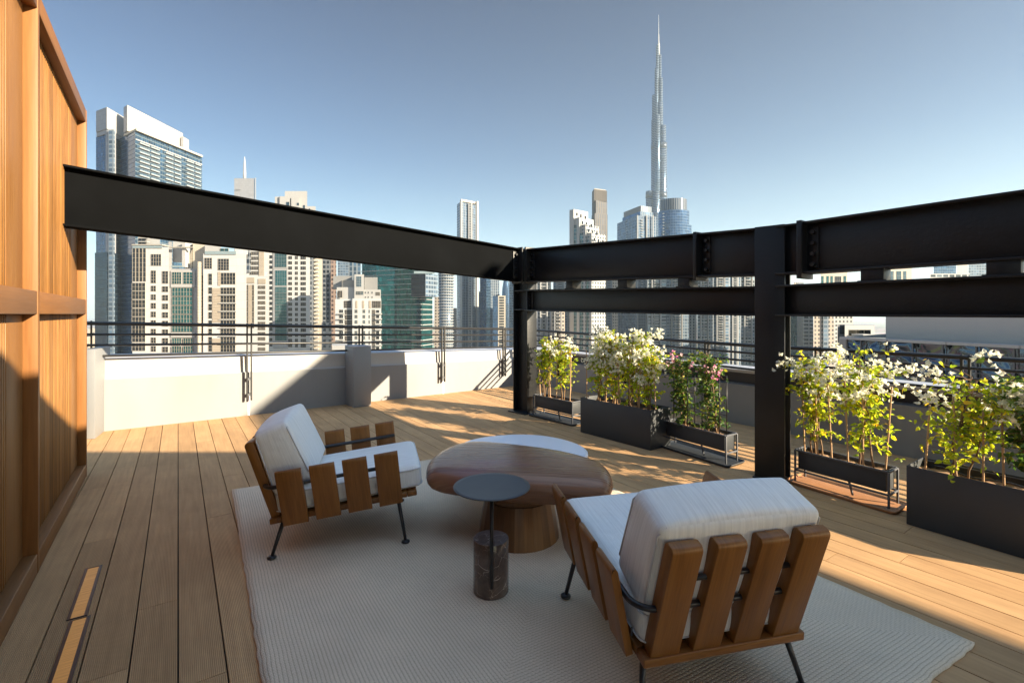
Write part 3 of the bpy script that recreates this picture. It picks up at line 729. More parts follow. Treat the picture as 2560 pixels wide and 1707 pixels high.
# ------------------------------------------------------------ tables
def catmull(p, n=6):
    out = []; K = len(p)
    for i in range(K):
        a, b_, c, d = (Vector(p[(i + j - 1) % K]) for j in range(4))
        for k in range(n):
            t = k / n; out.append(.5 * ((2 * b_) + (c - a) * t + (2*a - 5*b_ + 4*c - d) * t*t + (-a + 3*b_ - 3*c + d) * t**3))
    return out
def slab(mb, outline, cen, prof, ang):
    K = len(outline); base = len(mb.v); ca, sa = math.cos(ang), math.sin(ang)
    for k, z in prof:
        for q in outline: v = cen + (q - cen) * k; mb.v.append(Vector((v.x, v.y, z)))
    def uv(i): v = mb.v[i]; return (-v.x * sa + v.y * ca + v.z * .8, v.x * ca + v.y * sa)
    for i in range(len(prof) - 1):
        for j in range(K):
            q = (base+i*K+j, base+i*K+(j+1) % K, base+(i+1)*K+(j+1) % K, base+(i+1)*K+j); mb.face(q, [uv(x) for x in q], 0, True)
    q = [base + (len(prof)-1)*K + j for j in range(K)]; mb.face(q, [uv(x) for x in q], 0, True)
    q = [base + j for j in reversed(range(K))]; mb.face(q, [uv(x) for x in q], 0, False)
def tables():
    ol = [(-.505, 2.82), (-.515, 2.97), (-.475, 3.15), (-.375, 3.32), (-.235, 3.355), (0, 3.28), (.255, 3.16), (.43, 3.03), (.54, 2.89), (.567, 2.76), (.545, 2.60), (.47, 2.505), (.22, 2.50), (-.12, 2.565), (-.34, 2.645), (-.465, 2.71)]
    o2 = [Vector((p.x, p.y, 0)) for p in catmull([Vector((x, y, 0)) for x, y in ol], 8)]
    t = thing('coffee_table', 'wooden pebble-shaped coffee table on a thick conical base', 'table', (.04, 2.82, .012))
    cen = Vector((.03, 2.90, 0))
    prof = [(.55, .272), (.70, .274), (.82, .280), (.90, .291), (.96, .308), (.99, .330), (1.0, .354), (.992, .378), (.972, .398), (.935, .414), (.88, .424), (.80, .428), (.6, .430), (.3, .430)]
    m = MB(); slab(m, o2, cen, prof, R(-8)); m.build('table_top', M['tabletop'], t)
    bc = Vector((.04, 2.82, .012)); m = MB(); n = 26; zs = [(0, .236), (.06, .228), (.14, .215), (.225, .198)]
    for k in range(n):                                            # staves, each its own grain
        a0, a1 = 2 * math.pi * k / n, 2 * math.pi * (k + 1) / n; o_ = random.random() * 9
        for i in range(3):
            q = [bc + Vector((math.cos(a) * r, math.sin(a) * r, z)) for a, (z, r) in ((a0, zs[i]), (a1, zs[i]), (a1, zs[i+1]), (a0, zs[i+1]))]
            b0_ = len(m.v) if i == 0 else b0_
            if i == 0: m.v += [q[0], q[1]]; lo = (len(m.v)-2, len(m.v)-1)
            m.v += [q[3], q[2]]; hi = (len(m.v)-2, len(m.v)-1)
            m.face((lo[0], lo[1], hi[1], hi[0]), [(o_, zs[i][0]), (o_ + .055, zs[i][0]), (o_ + .055, zs[i+1][0]), (o_, zs[i+1][0])], 0, False); lo = hi
    m.build('base', M['tablebase'], t)
    m = MB(); m.lathe(bc, [(.190, .225), (.190, .2285)], 40, smooth=True); m.build('groove', M['dark'], t)
    m = MB(); m.lathe(bc, [(.197, .2288), (.188, .272)], 40); m.build('collar', M['tablebase'], t)
    # white table tucked behind
    t2 = thing('coffee_table', 'low white oval coffee table tucked behind the wooden one', 'table', (.05, 3.62, .012))
    ol = [(.05 + math.cos(a) * .50 * (1 + .04 * math.cos(3*a)), 3.63 + math.sin(a) * .49 * (1 + .03 * math.sin(2*a)), 0) for a in [2 * math.pi * k / 64 for k in range(64)]]
    m = MB(); slab(m, [Vector(p) for p in ol], Vector((.05, 3.6, 0)), [(.9, .228), (.97, .230), (1, .238), (1.004, .25), (1, .262), (.985, .2695), (.95, .271), (.5, .271)], 0); m.build('table_top', M['white_top'], t2)
    m = MB(); m.lathe((.05, 3.66, .012), [(.20, 0), (.185, .08), (.15, .215)], 40); m.build('base', M['white_top'], t2)
    # side table
    t3 = thing('side_table', 'round grey metal side table with a brown marble cylinder foot', 'side table', (-.098, 2.24, .012))
    c = Vector((-.098, 2.24, 0)); m = MB(); m.lathe(c, [(.0795, .012), (.082, .015), (.082, .256), (.0805, .2585)], 56); o = m.build('marble_foot', M['marble'], t3)
    x = -.0915; y = 2.24 - .082 - .0045
    m = MB(); m.tube([(x, y, .070), (x, y, .4955)], .0085, 14); m.build('rod', M['frame'], t3)
    m = MB(); m.lathe((-.094, 2.236, 0), [(.172, .4955), (.1785, .4975), (.179, .5), (.178, .502), (.160, .5008), (0.0, .5005)], 72); m.build('table_top', M['grey_top'], t3)
tables()

# ------------------------------------------------------------ planters, trays
def stand_planter(fl0, fl1, wvec, zt, label, traylabel, tray_mat, ztray=.012):
    u = (fl1 - fl0); L = u.length; u = u.normalized(); w = wvec.length; v = wvec.normalized()
    t = thing('stand_planter', label, 'planter', fl0, 'slim planters on metal stands')
    r = .006; zr = .105
    def bar(nm, a, b_):
        m = MB(); d = (b_ - a).normalized(); s = Vector((-d.y, d.x, 0)).normalized() if abs(d.z) < .9 else u
        s2 = d.cross(s).normalized(); m.box(a - s * r - s2 * r, s * 2 * r, s2 * 2 * r, b_ - a); m.build(nm, M['stand'], t, .0012)
    cs = [fl0, fl0 + u * L, fl0 + u * L + v * w, fl0 + v * w]; zb = ztray + .006
    for c in cs: bar('leg', c + Z * zb, c + Z * (zt - r))
    for i in range(4):
        a, b_ = cs[i], cs[(i + 1) % 4]; d = (b_ - a).normalized() * r * 1.05
        bar('stand_rail', a + d + Z * zr, b_ - d + Z * zr); bar('stand_rail', a + d + Z * (zt - r), b_ - d + Z * (zt - r))
    bar('drain_pipe', fl0 + u * L * .62 + v * .05 + Z * .02, fl0 + u * L * .58 + v * .05 + Z * (zr + .01))
    # trough with open top
    g = .009; a = fl0 + u * g * 2 + v * g; lu, lv = L - 4 * g, w - 2 * g; th = .005; z0, z1 = zr + .014, zt - .004
    m = MB()
    m.box(a + Z * z0, u * lu, v * lv, Z * th); m.box(a + Z * (z0 + th), u * lu, v * th, Z * (z1 - z0 - th)); m.box(a + v * (lv - th) + Z * (z0 + th), u * lu, v * th, Z * (z1 - z0 - th))
    m.box(a + v * th + Z * (z0 + th), u * th, v * (lv - 2 * th), Z * (z1 - z0 - th)); m.box(a + u * (lu - th) + v * th + Z * (z0 + th), u * th, v * (lv - 2 * th), Z * (z1 - z0 - th))
    m.build('trough', M['planter'], t, .0015)
    soil(t, a + u * th + v * th, u * (lu - 2 * th), v * (lv - 2 * th), zt - .030)
    # tray lies on the deck, the stand stands in it
    e = .055; ta = fl0 - u * e - v * e; tu, tv = L + 2 * e, w + 2 * e; tr = thing('drip_tray', traylabel, 'tray', fl0, 'drip trays under the planters')
    m = MB(); ring = []
    for k, z in ((.96, .002), (1.0, .018), (1.0, .024), (.985, .024), (.955, .010)):
        cc = ta + u * tu / 2 + v * tv / 2; rr = .03; row = []
        for sx, sy, a0 in ((1, 1, 0), (-1, 1, 90), (-1, -1, 180), (1, -1, 270)):
            for an in (0, 30, 60, 90):
                x = (tu / 2 - rr) * sx + rr * math.cos(R(a0 + an)) - sx * (1 - k) * .25; y = (tv / 2 - rr) * sy + rr * math.sin(R(a0 + an)) - sy * (1 - k) * .25
                row.append(cc + u * x + v * y + Z * z)
        ring.append(len(m.v)); m.v += row
    K = 16
    for i in range(4):
        for j in range(K): m.face((ring[i]+j, ring[i]+(j+1) % K, ring[i+1]+(j+1) % K, ring[i+1]+j), None, 0, True)
    m.face([ring[4] + j for j in range(K)]); m.face([ring[0] + j for j in reversed(range(K))]); m.build('tray', tray_mat, tr)
    return t, a, u, v, lu, lv, zt - .030
def soil(parent, a, u, v, z):
    m = MB(); nu, nv = max(4, int(u.length / .02)), max(3, int(v.length / .02)); base = 0; rnd = random.Random(int(a.x * 1000))
    for i in range(nu + 1):
        for j in range(nv + 1):
            m.v.append(a + u * (i / nu) + v * (j / nv) + Z * (z + rnd.uniform(-.005, .005) - .006 * math.sin(i * .7)))
    for i in range(nu):
        for j in range(nv):
            b0_ = i * (nv + 1) + j; q = (b0_, b0_ + nv + 1, b0_ + nv + 2, b0_ + 1); m.face(q, None, 0, True)
    m.build('soil', M['soil'], parent)
def box_planter(a, b_, wvec, h, label):
    u = (b_ - a); L = u.length; u = u.normalized(); v = wvec.normalized(); w = wvec.length; th = .006
    t = thing('box_planter', label, 'planter', a, 'large charcoal box planters')
    m = MB(); m.box(a + Z * .002, u * L, v * th, Z * h); m.box(a + v * (w - th) + Z * .002, u * L, v * th, Z * h)
    m.box(a + v * th + Z * .002, u * th, v * (w - 2 * th), Z * h); m.box(a + u * (L - th) + v * th + Z * .002, u * th, v * (w - 2 * th), Z * h)
    m.box(a + u * th + v * th + Z * .004, u * (L - 2 * th), v * (w - 2 * th), Z * .01)
    m.build('box', M['planter'], t, .0015)
    m = MB(); r = .014; z = h - .012
    m.box(a + v * th + u * th + Z * z, u * (L - 2 * th), v * r, Z * .004); m.box(a + v * (w - th - r) + u * th + Z * z, u * (L - 2 * th), v * r, Z * .004); m.build('inner_lip', M['stand'], t)
    soil(t, a + u * th + v * (th + .001), u * (L - 2 * th), v * (w - 2 * th - .002), h - .05)
    m = MB(); pts = [a + u * L * x + v * (w * (.72 + .1 * math.sin(x * 9))) + Z * (h - .035 + .012 * math.sin(x * 17)) for x in [k / 24 for k in range(2, 23)]]
    m.tube(pts, .006, 8); m.build('drip_hose', M['frame'], t)
    return t, a, u, v, L, w, h - .05

# ------------------------------------------------------------ bougainvillea
def plant(label, base, height, spread, along, across, seed, nleaf=420, nflow=120, f0=.62, pink=False, canes=2, dark=False, bulk=1.0, low=.25, droop=0):
    rnd = random.Random(seed); t = thing('bougainvillea', label, 'bougainvillea', base, 'flowering bougainvillea in planters')
    z0 = base.z; S = []
    ms = MB(); nst = rnd.choice((3, 4, 4))
    for k in range(nst):
        a = rnd.uniform(-1, 1); b_ = rnd.uniform(-1, 1); p = base + along * a * spread * .25 + across * b_ * .03; pts = [p.copy() - Z * .02]; h = height * rnd.uniform(.8, 1.0)
        n = 9; dx, dy = rnd.uniform(-1, 1) * spread * .5, rnd.uniform(-1, 1) * .05
        for i in range(1, n + 1):
            f = i / n; q = p + along * (dx * f ** 1.3 + rnd.uniform(-.014, .014)) + across * (dy * f + rnd.uniform(-.010, .010)) + Z * (h * f); pts.append(q)
        ms.tube(pts, [.0055 * (1 - .75 * i / n) + .0012 for i in range(len(pts))], 6); S.append(pts)
    twigs = []
    nleaf = int(nleaf * 2.1); nflow = int(nflow * 1.5); nt_ = int(nleaf / 7)
    for k in range(nt_):
        st = rnd.choice(S); f = low + (1 - low) * rnd.random() ** .8; i = min(len(st) - 2, int(f * (len(st) - 1))); fr = f * (len(st) - 1) - i
        p = st[i].lerp(st[i+1], fr); ang = rnd.uniform(0, 2 * math.pi); out = (along * math.cos(ang) * 1.15 + across * math.sin(ang) * .9)
        L = rnd.uniform(.05, .17) * bulk * (1.1 if f > .6 else .85); el = rnd.uniform(-.2, .9); pts = [p]; d = (out + Z * el).normalized()
        for s_ in range(4):
            d = (d + Z * (-.14 - droop) + Vector((rnd.uniform(-.2, .2), rnd.uniform(-.2, .2), rnd.uniform(-.12, .12)))).normalized(); pts.append(pts[-1] + d * L / 4)
        ms.tube(pts, [.0022, .0018, .0015, .0012, .0009], 4, 0, False); twigs.append((pts, f))
    ml = MB(); mf = MB()
    def leaf(mb, p, d, sz, w=.62, fold=.25, cup=.0, six=True):
        d = d.normalized(); s = d.cross(Vector((rnd.uniform(-1, 1), rnd.uniform(-1, 1), rnd.uniform(-.3, 1)))).normalized(); n = s.cross(d).normalized(); k = len(mb.v)
        c1, c2, c3 = p + d * sz * .30 + n * sz * cup, p + d * sz * .62 + n * sz * cup, p + d * sz - n * sz * .12
        e = n * fold * sz * .35
        mb.v += [p, p + d * sz * .20 + s * sz * w * .44 + e, p + d * sz * .52 + s * sz * w * .42 + e, c3, p + d * sz * .52 - s * sz * w * .42 + e, p + d * sz * .20 - s * sz * w * .44 + e, c1, c2]
        for q in ((0, 1, 6), (1, 2, 7, 6), (2, 3, 7), (0, 6, 5), (6, 7, 4, 5), (7, 3, 4)): mb.face([k + i for i in q], None, 0, True)
    for k in range(nleaf):
        pts, f = rnd.choice(twigs); i = rnd.randrange(1, 5); p = pts[i] if i < 5 else pts[4]
        d = Vector((rnd.uniform(-1, 1), rnd.uniform(-1, 1), rnd.uniform(-1.0, .35))); leaf(ml, p, d, rnd.uniform(.022, .047))
    # flowers in clusters at the outer ends of high twigs
    tips = [(p[4], f) for p, f in twigs if f > f0]
    if nflow and tips:
        cl = [rnd.choice(tips)[0] for _ in range(max(4, nflow // 9))]
        for k in range(nflow):
            c = rnd.choice(cl); q = c + Vector((rnd.gauss(0, .028), rnd.gauss(0, .028), rnd.gauss(.012, .026))); ax = Vector((rnd.uniform(-1, 1), rnd.uniform(-1, 1), rnd.uniform(-.1, 1))).normalized()
            u = ax.orthogonal().normalized(); w_ = ax.cross(u); a0 = rnd.uniform(0, 6)
            for j in range(3):
                a = a0 + j * 2.094; d = (u * math.cos(a) + w_ * math.sin(a)) * .8 + ax * .75; leaf(mf, q, d, rnd.uniform(.020, .030), .85, .6, -.08)
    ms.build('stems', M['stem'], t); ml.build('foliage', M['leaf_dark'] if dark else M['leaf'], t)
    if nflow: mf.build('blossom', M['bract_pink'] if pink else M['bract'], t)
    for k in range(canes):
        a = base + along * (spread * (.45 if canes == 1 else (-.5 + k / (canes - 1))) * .9 + rnd.uniform(-.015, .015)) + across * rnd.uniform(-.05, .02); tilt = rnd.uniform(-.07, .07); h = height * rnd.uniform(.70, .88); m = MB()
        pts = []; rs = []
        for i in range(13):
            f = i / 12; pts.append(a - Z * .02 + Z * h * f + along * tilt * h * f + across * rnd.uniform(-.002, .002)); rs.append(.0058 * (1 - .2 * f) * (1.12 if i % 3 == 0 else 1))
        m.tube(pts, rs, 8); m.build('bamboo_cane', M['cane'], t)
    return t
def planting():
    G = Vector((.167, .077, 0))
    WV = P * .17
    p1 = stand_planter(fl(1334, 1039), fl(1334, 1039) + (fl(1431, 1063) - fl(1334, 1039)).normalized() * .68, WV, .275, 'slim charcoal planter on a metal stand beside the corner column', 'black drip tray beside the corner column', M['planter'])
    p3 = stand_planter(fl(1661, 1117), fl(1815, 1165), WV, .262, 'slim charcoal planter on a stand with pink flowers, left of the near column', 'black drip tray under the planter with pink flowers', M['planter'])
    p4 = stand_planter(fl(1988, 1207), fl(2222, 1278), WV * .95, .262, 'slim charcoal planter on a stand, right of the near column, over an orange tray', 'orange drip tray right of the near column', M['orange_tray'])
    p2 = box_planter(fl(1451, 1080), fl(1626, 1126.5), P * .30, .382, 'large charcoal box planter between the two slim planters on the left')
    p5 = box_planter(fl(2266, 1310), fl(2266, 1310) + (fl(2560, 1397) - fl(2266, 1310)).normalized() * .914, P * .30, .362, 'large charcoal box planter cut by the right edge of the picture')
    def at(p, a, c): _, o, u, v, L, w, z = p; return o + u * L * a + v * w * c + Z * z
    U = lambda p: (p[2], p[3])
    plant('leafy green bougainvillea nearest the corner column', at(p1, .16, .5), .80, .20, *U(p1), 11, 430, 34, .75, canes=2, bulk=.8)
    plant('bougainvillea with a few white flowers at the right of the first slim planter', at(p1, .72, .5), .72, .26, *U(p1), 12, 400, 60, .7, canes=2, bulk=.9)
    plant('white-flowered bougainvillea at the left of the large box planter', at(p2, .14, .45), .72, .24, *U(p2), 21, 420, 260, .55, canes=2, low=.12)
    plant('tall white-flowered bougainvillea second from left in the large box planter', at(p2, .38, .45), .80, .26, *U(p2), 22, 460, 320, .5, canes=3, low=.12)
    plant('tall white-flowered bougainvillea third from left in the large box planter', at(p2, .63, .45), .80, .26, *U(p2), 23, 460, 320, .45, canes=3, low=.1)
    plant('white-flowered bougainvillea at the right of the large box planter', at(p2, .87, .45), .68, .22, *U(p2), 24, 440, 200, .5, canes=2, low=.1)
    plant('dark-leaved bougainvillea with pale pink flowers at the left of its trellis', at(p3, .25, .5), .72, .26, *U(p3), 31, 560, 14, .80, pink=True, canes=0, dark=True, bulk=1.0, low=.08)
    plant('dark-leaved bougainvillea with bright pink flowers left of the near column', at(p3, .75, .5), .76, .26, *U(p3), 32, 560, 13, .86, pink=True, canes=0, dark=True, bulk=1.0, low=.08)
    plant('white-flowered bougainvillea right beside the near column', at(p4, .20, .5), .80, .22, *U(p4), 41, 460, 160, .72, canes=3, bulk=1.15, low=.18)
    plant('white-flowered bougainvillea above the right end of the orange tray', at(p4, .76, .5), .82, .22, *U(p4), 43, 430, 175, .70, canes=3, bulk=1.25, low=.18)
    plant('sparse yellow-green bougainvillea at the left of the right-edge planter', at(p5, .22, .5), .62, .30, *U(p5), 51, 480, 110, .72, canes=3, bulk=1.7, low=.1)
    plant('dense white-flowered bougainvillea at the right edge of the picture', at(p5, .62, .45), .70, .36, *U(p5), 52, 620, 230, .6, canes=4, bulk=1.2, low=.12, dark=True)
    # wire trellis in the third planter
    _, o, u, v, L, w, z = p3; t = thing('trellis', 'black wire trellis holding the pink bougainvillea', 'trellis', o + Z * z)
    xs = (.12, .37, .62, .9); top = z + .52
    for s, c in ((0, .12), (1, .86)):
        for x in xs:
            m = MB(); m.tube([o + u * L * x + v * w * c + Z * (z - .02), o + u * L * x + v * w * c + Z * top], .0045, 6); m.build('upright', M['frame'], t)
        for zz in (.17, .34, .515):
            m = MB(); m.tube([o + u * L * .12 + v * w * c + Z * (z + zz), o + u * L * .9 + v * w * c + Z * (z + zz)], .0035, 6); m.build('wire', M['frame'], t)
planting()
# ------------------------------------------------------------ the city
GZ = -95.0
F_ = {}
F_['blue_glass'] = facade('blue_curtain_wall', (.08, .13, .22), (.035, .09, .20), 1.6, 3.3, .93, .90, .12, .35, var=.35, wavy=.010)
F_['dark_glass'] = facade('dark_curtain_wall', (.035, .06, .085), (.03, .055, .085), 1.6, 3.3, .95, .93, .06, .7, var=.3, wavy=.03)
F_['glass_lit'] = facade('balcony_curtain_wall', (.15, .20, .24), (.05, .12, .20), 1.5, 3.3, .86, .80, .1, .65, var=.5)
F_['grey_panel'] = facade('grey_stone_panels', (.33, .34, .37), (.30, .31, .34), 2.4, 3.3, .96, .96, .5, .0, var=.06)
F_['cream_panel'] = facade('cream_stone_panels', (.48, .43, .36), (.50, .45, .37), 3, 3.3, .97, .97, .6, .0, var=.03)
F_['white_panel'] = facade('white_cladding_panels', (.49, .495, .50), (.52, .525, .53), 3.2, 3.3, .985, .975, .6, .0, var=.02)
F_['tan_panel'] = facade('tan_louvres', (.33, .28, .22), (.42, .36, .29), 40, .6, 1, .7, .7, 0, var=.05)
F_['grey_frame'] = facade('grey_frame_cladding', (.33, .33, .34), (.36, .36, .37), 3.2, 3.3, .98, .97, .6, 0, var=.03)
F_['window'] = facade('window_grid_brown', (.50, .44, .36), (.055, .06, .07), 1.5, 1.65, .84, .86, .12, .5, var=.6, warm=.05)
F_['window_teal'] = facade('window_grid_teal', (.45, .44, .40), (.03, .10, .12), 1.45, 3.3, .84, .88, .1, .55, var=.7, warm=.02)
F_['white_win'] = facade('white_wall_small_windows', (.50, .50, .50), (.07, .09, .11), 3.4, 3.3, .5, .5, .15, .4, var=.5)
F_['white_balc'] = facade('white_wall_wide_windows', (.58, .585, .59), (.08, .10, .12), 5.5, 3.3, .78, .62, .15, .4, var=.7)
F_['beige_win'] = facade('beige_wall_windows', (.50, .43, .36), (.10, .10, .11), 3.0, 3.3, .52, .55, .2, .3, var=.6)
F_['pink_win'] = facade('pinkish_wall_windows', (.45, .33, .28), (.12, .09, .09), 3.0, 3.2, .5, .55, .3, .2, var=.5)
F_['grey_win'] = facade('grey_wall_windows', (.22, .24, .27), (.06, .08, .11), 2.6, 3.3, .7, .6, .15, .5, var=.5)
F_['teal'] = facade('teal_curtain_wall', (.03, .10, .11), (.02, .15, .155), 1.6, 4, .95, .93, .06, .7, var=.35, wavy=.02)
F_['vstripe'] = facade('white_fins_blue_glass', (.25, .29, .34), (.10, .165, .25), 2.8, 3.4, .66, .86, .12, .6, var=.4)
F_['vstripe2'] = facade('grey_fins_blue_glass', (.30, .34, .39), (.11, .17, .25), 6.5, 3.4, .72, .70, .2, .25, var=.6)
F_['balcony'] = facade('balcony_bands', (.34, .38, .42), (.09, .14, .18), 7.5, 3.4, .84, .62, .2, .25, var=.9, warm=.05)
F_['bluegrid'] = facade('blue_grey_grid', (.24, .30, .37), (.11, .17, .25), 3.4, 3.4, .80, .66, .2, .3, var=.5)
F_['white_stripe'] = facade('white_vertical_piers', (.62, .61, .60), (.10, .12, .15), 4.4, 3.3, .42, .80, .2, .4, var=.4)
F_['tower_glass'] = facade('silver_banded_glass', (.20, .245, .30), (.07, .125, .20), 60, 4.4, 1, .70, .13, .8, var=.25, mull=0)
F_['tower_band'] = facade('dark_mechanical_band', (.12, .14, .17), (.09, .11, .14), 3, 3, .8, .9, .3, .4)
F_['tan_tower'] = facade('bronze_fins', (.17, .138, .108), (.045, .055, .075), 4.6, 9, .66, .95, .7, 0, var=.3)
F_['bronze'] = facade('bronze_louvres', (.085, .065, .05), (.045, .038, .032), 1.2, 40, .6, 1, .8, 0)
F_['crown'] = facade('vertical_crown_fins', (.20, .22, .25), (.08, .11, .16), 3.0, 60, .55, 1, .25, .5)
F_['round_glass'] = facade('round_tower_glass', (.17, .25, .35), (.07, .14, .25), 2.2, 3.6, .9, .88, .08, .75, var=.3)
F_['sand'] = facade('low_rise_walls', (.50, .40, .29), (.20, .16, .12), 4, 3.3, .35, .4, .6, 0, var=.4)
F_['near_wall'] = facade('near_grey_cladding', (.60, .56, .52), (.47, .44, .41), 2.1, 30, .992, 1, .45, 0, var=.015)
F_['near_glass'] = facade('near_mirror_glass', (.03, .03, .035), (.09, .12, .16), 1.62, 4.0, .955, .95, .02, .95, var=.08, wavy=0)
_m = F_['near_glass']; _nt = _m.node_tree; _b = _nt.nodes['Principled BSDF']
_uv = nd(_nt, 'TexCoord').outputs['UV']; _h = noise(_nt, mapped(_nt, _uv, (.55, .40, 1)), 1, 1, .4, 2.0); bump(_nt, _b, _h, 1.0, .6)
F_['roof'] = paint('pale_roof', (.28, .265, .24), .8)
F_['white'] = paint('white_render', (.345, .345, .345), .6, .03, .0)
F_['concrete'] = paint('grey_concrete', (.22, .22, .22), .8, .06, 0)
F_['slab_white'] = paint('white_balcony_edge', (.36, .36, .355), .5, .02, 0)
F_['rail_glass'] = paint('balcony_glass', (.30, .36, .38), .15, .04, 0, metal=.4)

def plan(px, d): return Vector((xat(px, d), d, 0))
def front(root, name, x0, x1, y0, y1, d, thick, mat, d1=None, bev=0):
    """box whose camera-side face spans pixels x0..x1 at depth d (d1 at its right end)"""
    d1 = d1 or d; a, b = plan(x0, d), plan(x1, d1); n = Vector((-(b - a).y, (b - a).x, 0)).normalized(); z1 = zat(y0, d); z0 = GZ if y1 is None else zat(y1, d)
    if thick > 4: k = 1 + thick / d; c_, e_ = b * k, a * k
    else: c_, e_ = b + n * thick, a + n * thick
    m = MB(); m.prism([a, b, c_, e_], z0, z1); return m.build(name, mat, root)
def tower(root, name, A, Bp, C, ytop, mats, ybot=None, ztop=None, roof=None, dup=0):
    """box seen on its corner: A left, B nearest edge, C right, each (pixel, depth)"""
    a, b, c = plan(*A), plan(*Bp), plan(*C); dd = a + c - b; zt = ztop if ztop is not None else zat(ytop, Bp[1]); zb = GZ if ybot is None else zat(ybot, Bp[1])
    m = MB(); m.prism([a, b, c, dd], zb, zt, [0, 1, 0, 1], 2 if len(mats) > 2 else 0); return m.build(name, mats, root)
WCACHE = {}
def window(root, x0, x1, y0, y1, d, nx, ny, glass, frame, proud=.12, name='window'):
    """framed window on a facade at depth d: the surround is the part, its panes one pane mesh"""
    xa, xb, zt, zb = xat(x0, d), xat(x1, d), zat(y0, d), zat(y1, d); w, h = xb - xa, zt - zb
    key = (round(w, 1), round(h, 1), nx, ny, glass, frame)
    if key not in WCACHE:
        m = MB(); t = .075; w, h = key[0], key[1]
        for i in range(nx + 1): m.box((-w/2 + (w - t) * i / nx, -proud, 0), (t, 0, 0), (0, proud + .05, 0), (0, 0, h), mi=0)
        for j in range(ny + 1): m.box((-w/2, -proud + .02, (h - t) * j / ny), (w, 0, 0), (0, proud, 0), (0, 0, t), mi=0)
        m.box((-w/2 + .02, -proud + .07, .02), (w - .04, 0, 0), (0, .06, 0), (0, 0, h - .04), mi=1)
        o = m.build(name, [WM[frame], WM[glass]]); col.objects.unlink(o); WCACHE[key] = o.data; bpy.data.objects.remove(o)
    o = bpy.data.objects.new(name, WCACHE[key]); col.objects.link(o); o.parent = root; off = OFF[root.name]; o.location = Vector(((xa + xb) / 2, d - .02, zb)) - off; OFF[o.name] = off
    return o
def pane_mat(name, c, rough=.1, metal=.5, var=.35):
    m, nt, b = new_mat(name, rough, metal, .5); uv = nd(nt, 'TexCoord').outputs['Object']; oi = nd(nt, 'ObjectInfo').outputs['Random']
    w = noise(nt, mapped(nt, uv, (.9, .9, .6)), 1, 2); v = nd(nt, 'TexVoronoi', Scale=.7); nt.links.new(uv, v.inputs['Vector'])
    base = ramp(nt, w, [(.3, tuple(x * (1 - var) for x in c)), (.6, c), (.8, tuple(min(1, x * 1.9 + .03) for x in c))])
    nt.links.new(mixc(nt, .35, base, mixc(nt, 1, base, ramp(nt, oi, [(0, .4), (1, 1.9)]), 'MULTIPLY')), b.inputs['Base Color']); return m
WM = {'brown': pane_mat('grey_pane', (.030, .034, .042)), 'teal': pane_mat('teal_pane', (.025, .10, .115), .08, .55), 'blue': pane_mat('blue_pane', (.06, .11, .15), .1, .55),
      'creamf': paint('cream_window_frame', (.33, .29, .24), .5, .03, 0), 'whitef': paint('white_window_frame', (.32, .325, .325), .5, .03, 0), 'greyf': paint('grey_window_frame', (.19, .195, .20), .5, .03, 0)}

def bld(name, label, px, d, cat='tower'): return thing(name, label, cat, Vector((xat(px, d), d, GZ)))

# ground under the city
def ground():
    m, nt, b = new_mat('city_ground', .9, 0, .2); tc = nd(nt, 'TexCoord').outputs['Object']
    v = nd(nt, 'TexVoronoi', Scale=.012); nt.links.new(tc, v.inputs['Vector']); n = noise(nt, tc, .004, 5)
    c = mixc(nt, .5, ramp(nt, n, [(.35, (.20, .17, .13)), (.65, (.40, .33, .25))]), v.outputs['Color'], 'SOFT_LIGHT'); nt.links.new(c, b.inputs['Base Color'])
    g = MB(); S = 9000; g.quad((-S, -600, GZ), (S, -600, GZ), (S, 2 * S, GZ), (-S, 2 * S, GZ)); tag(g.build('ground', m), kind='structure')
    rd, nt, b = new_mat('asphalt_road', .85, 0, .3, (.06, .06, .062))
    g = MB(); g.quad((-2600, 470, GZ + .05), (2600, 560, GZ + .05), (2600, 595, GZ + .05), (-2600, 505, GZ + .05)); tag(g.build('road', rd), kind='structure')
ground()

